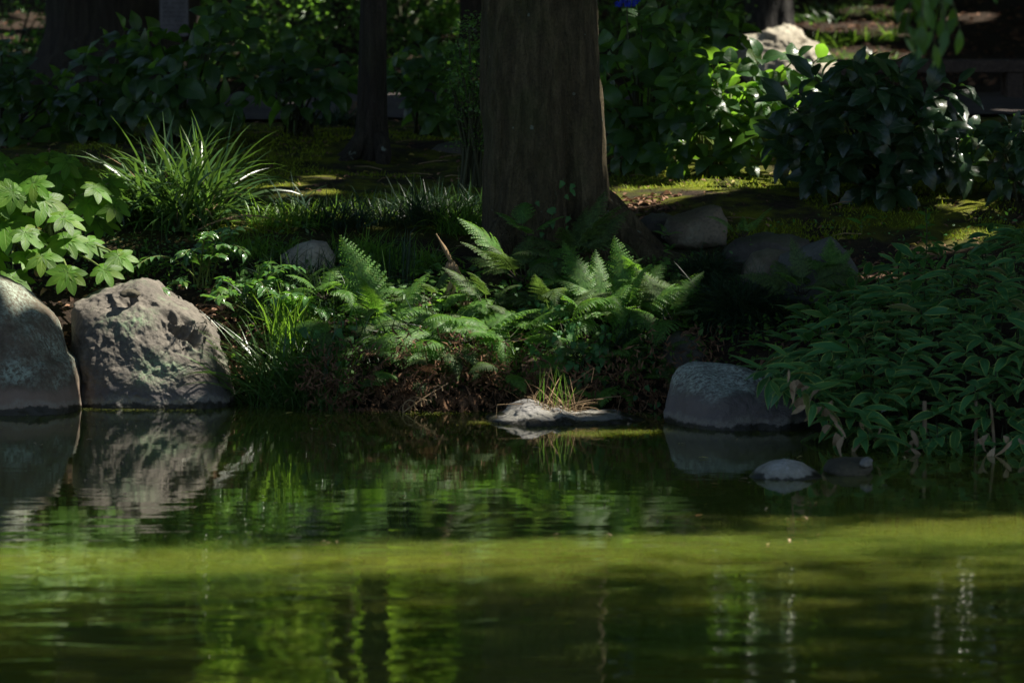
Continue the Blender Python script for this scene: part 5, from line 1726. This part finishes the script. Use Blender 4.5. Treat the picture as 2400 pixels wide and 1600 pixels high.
def box(mb, lo, hi, ch=0.004):
    lo, hi = np.array(lo, float), np.array(hi, float)
    bm_v = []
    F = [(0, 1, 3, 2), (4, 6, 7, 5), (0, 4, 5, 1), (2, 3, 7, 6), (0, 2, 6, 4), (1, 5, 7, 3)]
    for x in (0, 1):
        for y in (0, 1):
            for z in (0, 1):
                bm_v.append([(lo, hi)[x][0], (lo, hi)[y][1], (lo, hi)[z][2]])
    mb.add(np.array(bm_v), np.array(F))


def bevel(o, w=.006):
    m = o.modifiers.new('bevel', 'BEVEL')
    m.width = w
    m.segments = 2
    for p in o.data.polygons:
        p.use_smooth = False
    return o


bL, bR_ = P(1971, 150, 29.0)[0], P(2560, 150, 29.0)[0]
bz = gz1(bL + .5, 29.2) + .02
be = thing('bench', 'long dark wooden bench beside the path at the right edge', 'bench', (bL, 29.0, bz))
wid = bR_ - bL
topz = P(1971, 141, 29.0)[2] - bz
for k in range(3):
    mb = MB()
    box(mb, (0, .02 + k * .135, topz - .035), (wid, .02 + k * .135 + .125, topz))
    bevel(put('seat_plank', mb.mesh('seat_plank', False), M['bench'], be))
mb = MB()
box(mb, (0.0, -.02, topz - .085), (wid, .017, topz - .004))
bevel(put('apron', mb.mesh('apron', False), M['bench'], be))
for x0 in (0.01, P(2361, 150, 29)[0] - bL):
    mb = MB()
    box(mb, (x0, .0, -.03), (x0 + .11, .10, topz - .087))
    bevel(put('leg', mb.mesh('leg', False), M['bench'], be))
    mb = MB()
    box(mb, (x0, .30, -.03), (x0 + .11, .40, topz - .037))
    bevel(put('leg', mb.mesh('leg', False), M['bench'], be))

lp = gp(827, 27.0, -.05)
V, F, U = tube([(0, 0, 0), (0, 0, .08), (0, 0, .165), (0, 0, .17)], [.037, .036, .035, .031], 14)
lo_ = thing('log_post', 'short cut log post standing at the path edge left of the slim trunk', 'post', lp)
put('post', mk_mesh('post', V, [F, np.array([np.arange(42, 56)])], U), M['stump'], lo_)

nb = P(408, 20, 32.0)
no = thing('notice', 'pale notice sheet on a dark post in front of the broad black trunk', 'sign', (nb[0], 32.0, gz1(nb[0], 32.0)))
zz0 = P(408, 85, 32.0)[2] - no.location[2]
hw = 33 / FPX * 32
mb = MB()
box(mb, (-hw, -.012, zz0), (hw, .012, zz0 + .55))
bevel(put('sheet', mb.mesh('sheet', False), plain_mat('grey_paper', (.13, .125, .14), .6, .05, 10), no), .003)
mb = MB()
for r in range(14):
    x = -hw * .8
    z = zz0 + .5 - r * .034
    while x < hw * .75:
        w = R.uniform(.006, .014)
        for s in range(R.choice((1, 2, 2))):
            box(mb, (x, -.0155, z - .018 + s * .010), (x + w, -.0125, z - .013 + s * .010))
        if R.random() < .8:
            box(mb, (x + w * .35, -.0156, z - .020), (x + w * .6, -.0126, z - .001))
        x += w + R.uniform(.003, .008) + (0.02 if R.random() < .08 else 0)
put('print', mb.mesh('print', False), plain_mat('dark_ink', (.03, .03, .035), .6, .05), no)
mb = MB()
box(mb, (-.03, .014, -.05), (.03, .06, zz0 + .6))
put('post', mb.mesh('post', False), M['bark_dark'], no)

# ------------------------------------------------------------------ litter, moss, floating leaves
LIT = leafgeo(ovate(.2, .45), 3, .5, .9, .2, 2, cols=3)


def litter(name, n, xr, yr, size, mat, seed, dz=.008, clusters=None):
    g = np.random.default_rng(seed)
    if clusters is None:
        x, y = g.uniform(*xr, n), g.uniform(*yr, n)
    else:
        c = np.array([gp(px, Y) for px, Y, r in clusters])
        rr = np.array([r for _, _, r in clusters])
        w = g.integers(0, len(c), n)
        x = c[w, 0] + g.normal(size=n) * rr[w]
        y = c[w, 1] + g.normal(size=n) * rr[w]
    z = gz(x, y) + dz
    ok = z > .02
    x, y, z = x[ok], y[ok], z[ok]
    n = len(x)
    a = g.uniform(0, 6.28, n)
    ax = np.stack([np.cos(a), np.sin(a), g.normal(0, .3, n)], 1)
    up = np.stack([g.normal(0, .45, n), g.normal(0, .45, n) - .15, np.ones(n)], 1)
    return stuff(put(name, scatter_mesh(name, LIT, np.stack([x, y, z], 1), ax, up, size * g.uniform(.5, 1.4, n)), mat))


litter('fallen_leaves', 2300, (-3.6, 3.6), (19.7, 27.5), .038, M['litter'], 1)
litter('litter_drift', 2600, None, None, .055, M['litter'], 2, clusters=[(500, 20.1, .22), (570, 20.2, .2), (540, 20.0, .12), (560, 19.9, .1), (600, 20.1, .12), (150, 20.0, .15), (60, 20.3, .3), (300, 20.3, .2), (1080, 20.3, .2), (1060, 20.0, .15), (1760, 19.35, .25), (2080, 20.4, .3), (2200, 20.6, .3), (1480, 21.9, .15)])
litter('yellow_litter', 420, (-3.6, 3.6), (20.2, 26.5), .042, M['yellow_leaf'], 3)
litter('slope_litter', 5000, (1.2, 6.5), (32.0, 42), .085, M['dark_litter'], 4)
litter('dark_slope_litter', 2500, (-7, 1.2), (31.5, 42), .085, M['dark_litter'], 5)
# moss: fuzz of small tips over the humps behind the bank
n = 60000
g = np.random.default_rng(8)
x, y = g.uniform(-2.6, 3.4, n), 21.3 + 5.3 * g.random(n) ** 1.5
m = fbm(np.stack([x * 1.5, y * 1.5, x * 0], 1), 3, 4) > -.12
x, y = x[m], y[m]
n = len(x)
a = g.uniform(0, 6.28, n)
ax = np.stack([np.cos(a) * .8, np.sin(a) * .8, .4 + g.random(n)], 1)
tri = (np.array([(-.16, 0, 0), (.16, 0, 0), (.1, .6, .03), (0, 1.0, 0)]), np.array([(0, 1, 2, 3)]), np.array([(0, 0), (1, 0), (.5, 1), (.5, 1.0)]))
stuff(put('moss', scatter_mesh('moss', tri, np.stack([x, y, gz(x, y) - .003], 1), ax, np.tile([0.1, -.3, 1.0], (n, 1)), g.uniform(.014, .034, n)), M['moss']))
# low weeds between the plants of the bank so that no bare mound shows
for k, (x0, x1, y0, y1, n, sz, mt, lab) in enumerate([(-1.35, .9, 19.55, 20.7, 5200, .040, 'fern', 'bank_weeds'), (-2.6, -1.0, 20.45, 21.1, 1800, .030, 'shrub', 'bank_weeds'), (.8, 2.2, 19.3, 20.5, 1800, .035, 'fern', 'bank_weeds'), (.9, 3.2, 19.8, 21.6, 700, .025, 'heart', 'bank_weeds')]):
    g = np.random.default_rng(30 + k)
    x, y = g.uniform(x0, x1, n), g.uniform(y0, y1, n)
    z = gz(x, y) + g.random(n) ** 1.5 * .13
    ax = g.normal(size=(n, 3)) * np.array([1, 1, .5]) + np.array([0, -.3, .05])
    stuff(put(lab, scatter_mesh(lab, SMALL, np.stack([x, y, z], 1)[z > .05], ax[z > .05], (g.normal(size=(n, 3)) * .5 + np.array([0, -.5, .8]))[z > .05], sz * g.uniform(.5, 1.3, n)[z > .05]), M[mt]))
# brown dead matter hanging in the undercut at the water
n = 4200
g = np.random.default_rng(50)
cx = g.uniform(-.95, .95, 46)
cz = .05 + .30 * g.random(46) ** 1.3
w = g.integers(0, 46, n)
x = cx[w] + g.normal(0, .05, n)
y = 19.36 + .30 * cz[w] + .10 * g.random(n)
z = np.maximum(.01, cz[w] + g.normal(0, .05, n) - .10 * g.random(n))
ax = np.stack([g.normal(0, .7, n), g.normal(0, .5, n) - .2, -.2 - g.random(n) * .9], 1)
THIN = leafgeo(ovate(.10, .5), 2, .15, .9, cols=3)
stuff(put('dead_growth', scatter_mesh('dead_growth', THIN, np.stack([x, y, z], 1), ax, g.normal(size=(n, 3)), .045 * g.uniform(.4, 1.3, n)), M['dry_fern']))

FLG = 'leaves afloat on the pond'
fm = mk_mesh('floating_leaf', LIT[0] * np.array([1.2, 1, .15]), [LIT[1]], LIT[2])
fms = {}
for k, (px, py, s, mt, lab) in enumerate([
    (545, 1060, .05, 'yellow_leaf', 'little yellow leaf afloat below the pitted boulder'), (795, 1238, .045, 'yellow_leaf', 'round yellow leaf afloat in the middle of the left half of the pond'),
    (685, 968, .06, 'yellow_leaf', 'yellow green leaf afloat at the foot of the waterside grass'), (1382, 1006, .05, 'orange_leaf', 'orange leaf afloat on the sunlit patch by the islet'),
    (1262, 1052, .06, 'dry_leaf', 'pale leaf afloat just below the islet reflection'), (1645, 1208, .055, 'orange_leaf', 'orange leaf afloat near the edge of the sunlit water'),
    (1637, 1074, .05, 'yellow_leaf', 'yellow green leaf afloat below the lichen boulder'), (1752, 1125, .07, 'dry_leaf', 'white leaf afloat left of the pale domed stone'),
    (1760, 1132, .03, 'dry_leaf', 'tiny pale flake afloat under the white leaf by the domed stone'), (1665, 1136, .04, 'orange_leaf', 'small brown leaf afloat left of the white leaf'),
    (950, 1166, .05, 'orange_leaf', 'brown leaf afloat left of the centre of the pond'), (500, 1034, .035, 'yellow_leaf', 'tiny green leaf afloat below the right end of the pitted boulder'),
    (455, 1036, .04, 'orange_leaf', 'tiny orange leaf afloat below the pitted boulder'), (745, 1008, .05, 'dry_leaf', 'pale sliver afloat right of the waterside grass'),
    (775, 975, .055, 'yellow_leaf', 'leaf afloat against the drooping blades'), (1555, 982, .05, 'dry_leaf', 'pale leaf afloat between the islet and the lichen boulder'), (100, 1045, .03, 'dry_leaf', 'pale fleck afloat below the smooth boulder'), (215, 1030, .05, 'dry_leaf', 'thin white twig like leaf afloat right of the smooth boulder'), (1480, 990, .06, 'litter', 'brown leaf caught at the right end of the islet'), (773, 1275, .03, 'dry_leaf', 'white fleck afloat on the sunlit water band')]):
    q = on_water(px, py)
    if mt not in fms:
        fms[mt] = fm.copy()
        fms[mt].materials.clear()
        fms[mt].materials.append(M[mt])
    o = put('floating_leaf', fms[mt], None, None, M=mat4(frame((math.cos(k * 2.1), math.sin(k * 2.1), 0), (0, 0, 1)), q + np.array([0, 0, .006]), s))
    tag(o, lab, 'leaf', FLG)

# pollen and scum specks drifting against the bank
n = 900
g = np.random.default_rng(61)
y = 19.5 - 3.6 * g.random(n) ** 1.6
x = g.uniform(-2.6, 2.6, n)
ok = fbm(np.stack([x * .9, y * 2.5, x * 0], 1), 3, 8) > -.15
x, y = x[ok], y[ok]
n = len(x)
a = g.uniform(0, 6.28, n)
stuff(put('water_specks', scatter_mesh('water_specks', HIGH_LEAF, np.stack([x, y, np.full(n, .004)], 1), np.stack([np.cos(a), np.sin(a), 0 * a], 1), np.tile([0, 0, 1.0], (n, 1)), .011 * g.uniform(.4, 1.6, n)), M['yellow_leaf']))

# twigs lying about on the moss
mb = MB()
for k in range(130):
    x, y = R.uniform(-2.8, 3.4), R.uniform(20.6, 26.5)
    a, ln = R.uniform(0, 6.28), R.uniform(.05, .22)
    p0 = np.array([x, y, gz1(x, y) + .006])
    x2, y2 = x + math.cos(a) * ln, y + math.sin(a) * ln
    p2 = np.array([x2, y2, gz1(x2, y2) + .012])
    mb.add(*tube([p0, (p0 + p2) / 2 + np.array([jit(.012), jit(.012), .008]), p2], [.003, .0025, .001], 4))
stuff(put('twigs', mb.mesh('twigs'), M['dry_straw']))
n = 70
g = np.random.default_rng(62)
q = np.array([on_water(a, b) for a, b in zip(g.uniform(30, 2300, n), 985 + 330 * g.random(n) ** 1.6)])
q = q[q[:, 1] < 19.3 - np.interp(q[:, 0], SX, SS)]
a = g.uniform(0, 6.28, len(q))
stuff(put('drifting_flecks', scatter_mesh('drifting_flecks', LIT, q + np.array([0, 0, .005]), np.stack([np.cos(a), np.sin(a), 0 * a], 1), np.tile([0, 0, 1.0], (len(q), 1)), .026 * g.uniform(.5, 1.4, len(q))), M['dry_leaf']))
